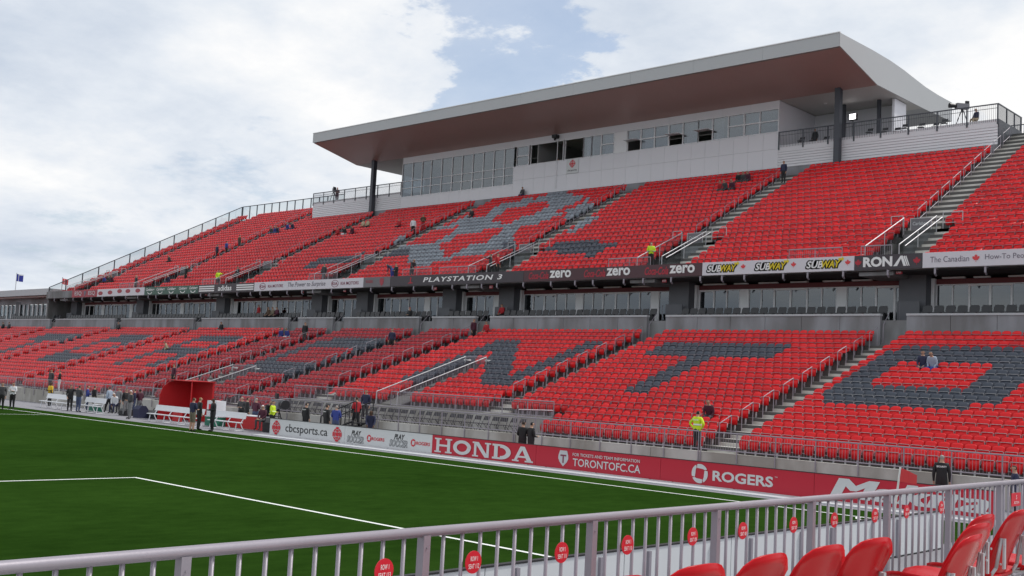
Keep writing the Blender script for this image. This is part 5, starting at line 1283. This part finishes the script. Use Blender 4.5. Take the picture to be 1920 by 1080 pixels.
person('person in black standing beside the red dugout aisle', lowst(325, 708), 0, 'stand', 'p_maroon', 'p_black')
# --- in the upper tier
person('steward in a green and yellow vest at an upper tier stair head', (float(at_y(1226, 485, 26.0)[0]), 26.0, 10.9), 40, 'front', 'p_hivis', 'p_black', fore='p_green')
person('person in a red jacket at an upper tier stair head', uppst(943, 495), 100, 'stand', 'p_red', 'p_black'); person('person in a grey coat pointing at an upper tier stair head', uppst(922, 500), -60, 'point', 'p_charc', 'p_charc')
person('person in a blue coat bending over above the black banner', uppst(733, 510), -80, 'bend', 'p_navy', 'p_blue'); person('person in a black coat above the black banner', uppst(748, 513), 0, 'front', 'p_black', 'p_black'); person('person in grey stooping above the black banner', uppst(770, 508), 80, 'stoop', 'p_charc', 'p_charc')
person('person in dark grey standing above the white slogan banner', uppst(605, 515), 20, 'stand', 'p_charc', 'p_charc'); person('person in a bright yellow jacket above the stripes banner', uppst(417, 520), 80, 'point', 'p_hivis', 'p_black'); person('person in dark clothes on the stair beside the yellow jacket', uppst(440, 512), 0, 'sit', 'p_charc', 'p_black')
person('seated person in a navy coat above the green banner', upp(316, 528), 0, 'sitlean', 'p_navy', 'p_navy', hair='p_white'); person('person in black on the stair beside the green banner', uppst(351, 514), 0, 'stand', 'p_black', 'p_black'); person('person in dark clothes and a pink cap above the white logo banner', uppst(266, 528), 0, 'stand', 'p_charc', 'p_black', hair='p_beige')
for k, (u, v, t) in enumerate(((192, 532, 'p_blue'), (204, 530, 'p_charc'), (213, 528, 'p_maroon'))): person(['seated person in blue at the left of a trio above the red oval logos', 'seated person in charcoal in the middle of a trio above the red oval logos', 'seated person in maroon at the right of a trio above the red oval logos'][k], upp(u, v), 0, 'sitlean', t, 'p_black')
person('lowest of three people climbing an aisle of the far upper tier', uppst(401, 475), 180, 'walk', 'p_navy', 'p_black'); person('middle one of three people climbing an aisle of the far upper tier', uppst(424, 466), 180, 'walk', 'p_blue', 'p_black'); person('highest of three people climbing an aisle of the far upper tier', uppst(453, 452), 180, 'stand', 'p_brown', 'p_charc')
person('seated person in dark clothes alone in the far upper tier', upp(317, 490), 0, 'sitlean', 'p_charc', 'p_black')
for k, u in enumerate((503, 513, 521, 531, 543)): person('person in blue seated in a row of five friends in the far upper tier', upp(u, 437-k*2.2), 0, 'sitlean', ('p_charc', 'p_blue', 'p_navy', 'p_blue', 'p_navy')[k], 'p_jean')['group'] = 'row of five friends in the far upper tier'
person('seated person in red left of a man in black in the upper tier', upp(634, 436), 0, 'sit', 'p_red', 'p_red'); person('seated person in black between two in red in the upper tier', upp(648, 435), 0, 'sitlean', 'p_black', 'p_white'); person('seated person in maroon right of a man in black in the upper tier', upp(660, 435), 0, 'sitlean', 'p_maroon', 'p_maroon')
person('left seated person in a pale top below the canopy column', upp(683, 421), 0, 'sit', 'p_beige', 'p_red', hair='p_white'); person('right seated person in a pale top below the canopy column', upp(690, 421), 0, 'sit', 'p_beige', 'p_charc')
person('seated person in red alone left of the pale grey seats', upp(747, 422), 0, 'sit', 'p_red', 'p_maroon')
person('person in white and black walking on an aisle beside the pale grey seats', uppst(777, 424), 60, 'walk', 'p_white', 'p_black'); person('person in brown carrying white on an aisle beside the pale grey seats', uppst(793, 418), 60, 'front', 'p_brown', 'p_red')
person('seated person in black among the pale grey seats', upp(887, 403), 0, 'sit', 'p_black', 'p_charc'); person('seated person in dark clothes in the top row below the press box', upp(979, 364), 0, 'sit', 'p_charc', 'p_jean')
for k, (u, v, t) in enumerate(((1363, 353, 'p_red'), (1374, 350, 'p_charc'), (1383, 352, 'p_maroon'), (1395, 338, 'p_black'), (1406, 336, 'p_charc'), (1417, 333, 'p_maroon'))): person('person seated in a dark group high below the press box windows', upp(u, v), 0, 'sitlean', t, 'p_charc')['group'] = 'group high below the press box windows'
person('person in dark clothes standing at the top of an aisle beside the press box', uppst(1483, 320), 0, 'stand', 'p_navy', 'p_black')
# --- suites and platforms
person('person in a red jacket in front of the suites above the R', (float(at_y(478, 582, 26.9)[0]), 26.9, 7.6), 0, 'stand', 'p_red', 'p_black', scale=.95); person('person in a red jacket in front of the suites above the N', (float(at_y(942, 578, 26.9)[0]), 26.9, 7.6), 0, 'sit', 'p_red', 'p_black')
for k, u in enumerate((497, 505, 513)): person('spectator seated in front of the suites near the red jacket', (float(at_y(u, 588, 26.15)[0]), 26.15, 7.6), 0, 'sit', ('p_brown', 'p_khaki', 'p_maroon')[k], 'p_black')['group'] = 'spectators in front of the suites'
person('camera operator in a reddish coat on the far platform', (float(at_y(626, 360, 46.8)[0]), 46.8, 22.95), 60, 'front', 'p_maroon', 'p_maroon', hair='p_red'); person('camera operator in dark clothes on the platform past the canopy corner', (-15.3, 47.4, 22.95), -30, 'sit', 'p_navy', 'p_beige')
person('person in dark clothes standing inside the covered platform', (-28.3, 48.5, 22.95), 0, 'stand', 'p_black', 'p_black'); person('person sitting at an open press box window', (float(at_y(1050, 285, 46.8)[0]), 46.8, 23.2), 0, 'sit', 'p_maroon', 'p_black')

# --- more people on the track
person('person in a grey fleece standing behind the bin left of the dugout', onG(222, 750, 5.6), 20, 'stand', 'p_greyc', 'p_charc')
person('person in a navy coat standing behind the cap wearer left of the dugout', onG(250, 752, 5.4), -30, 'stand', 'p_navy', 'p_jean')
person('person in black crouching over the pile left of the white board', onG(494, 790, 5.6), 90, 'stoop', 'p_black', 'p_black')
person('person in a dark green coat at the edge of the red skirted table', onG(446, 785, 6.2), 30, 'front', 'p_charc', 'p_black', hair='p_grey')
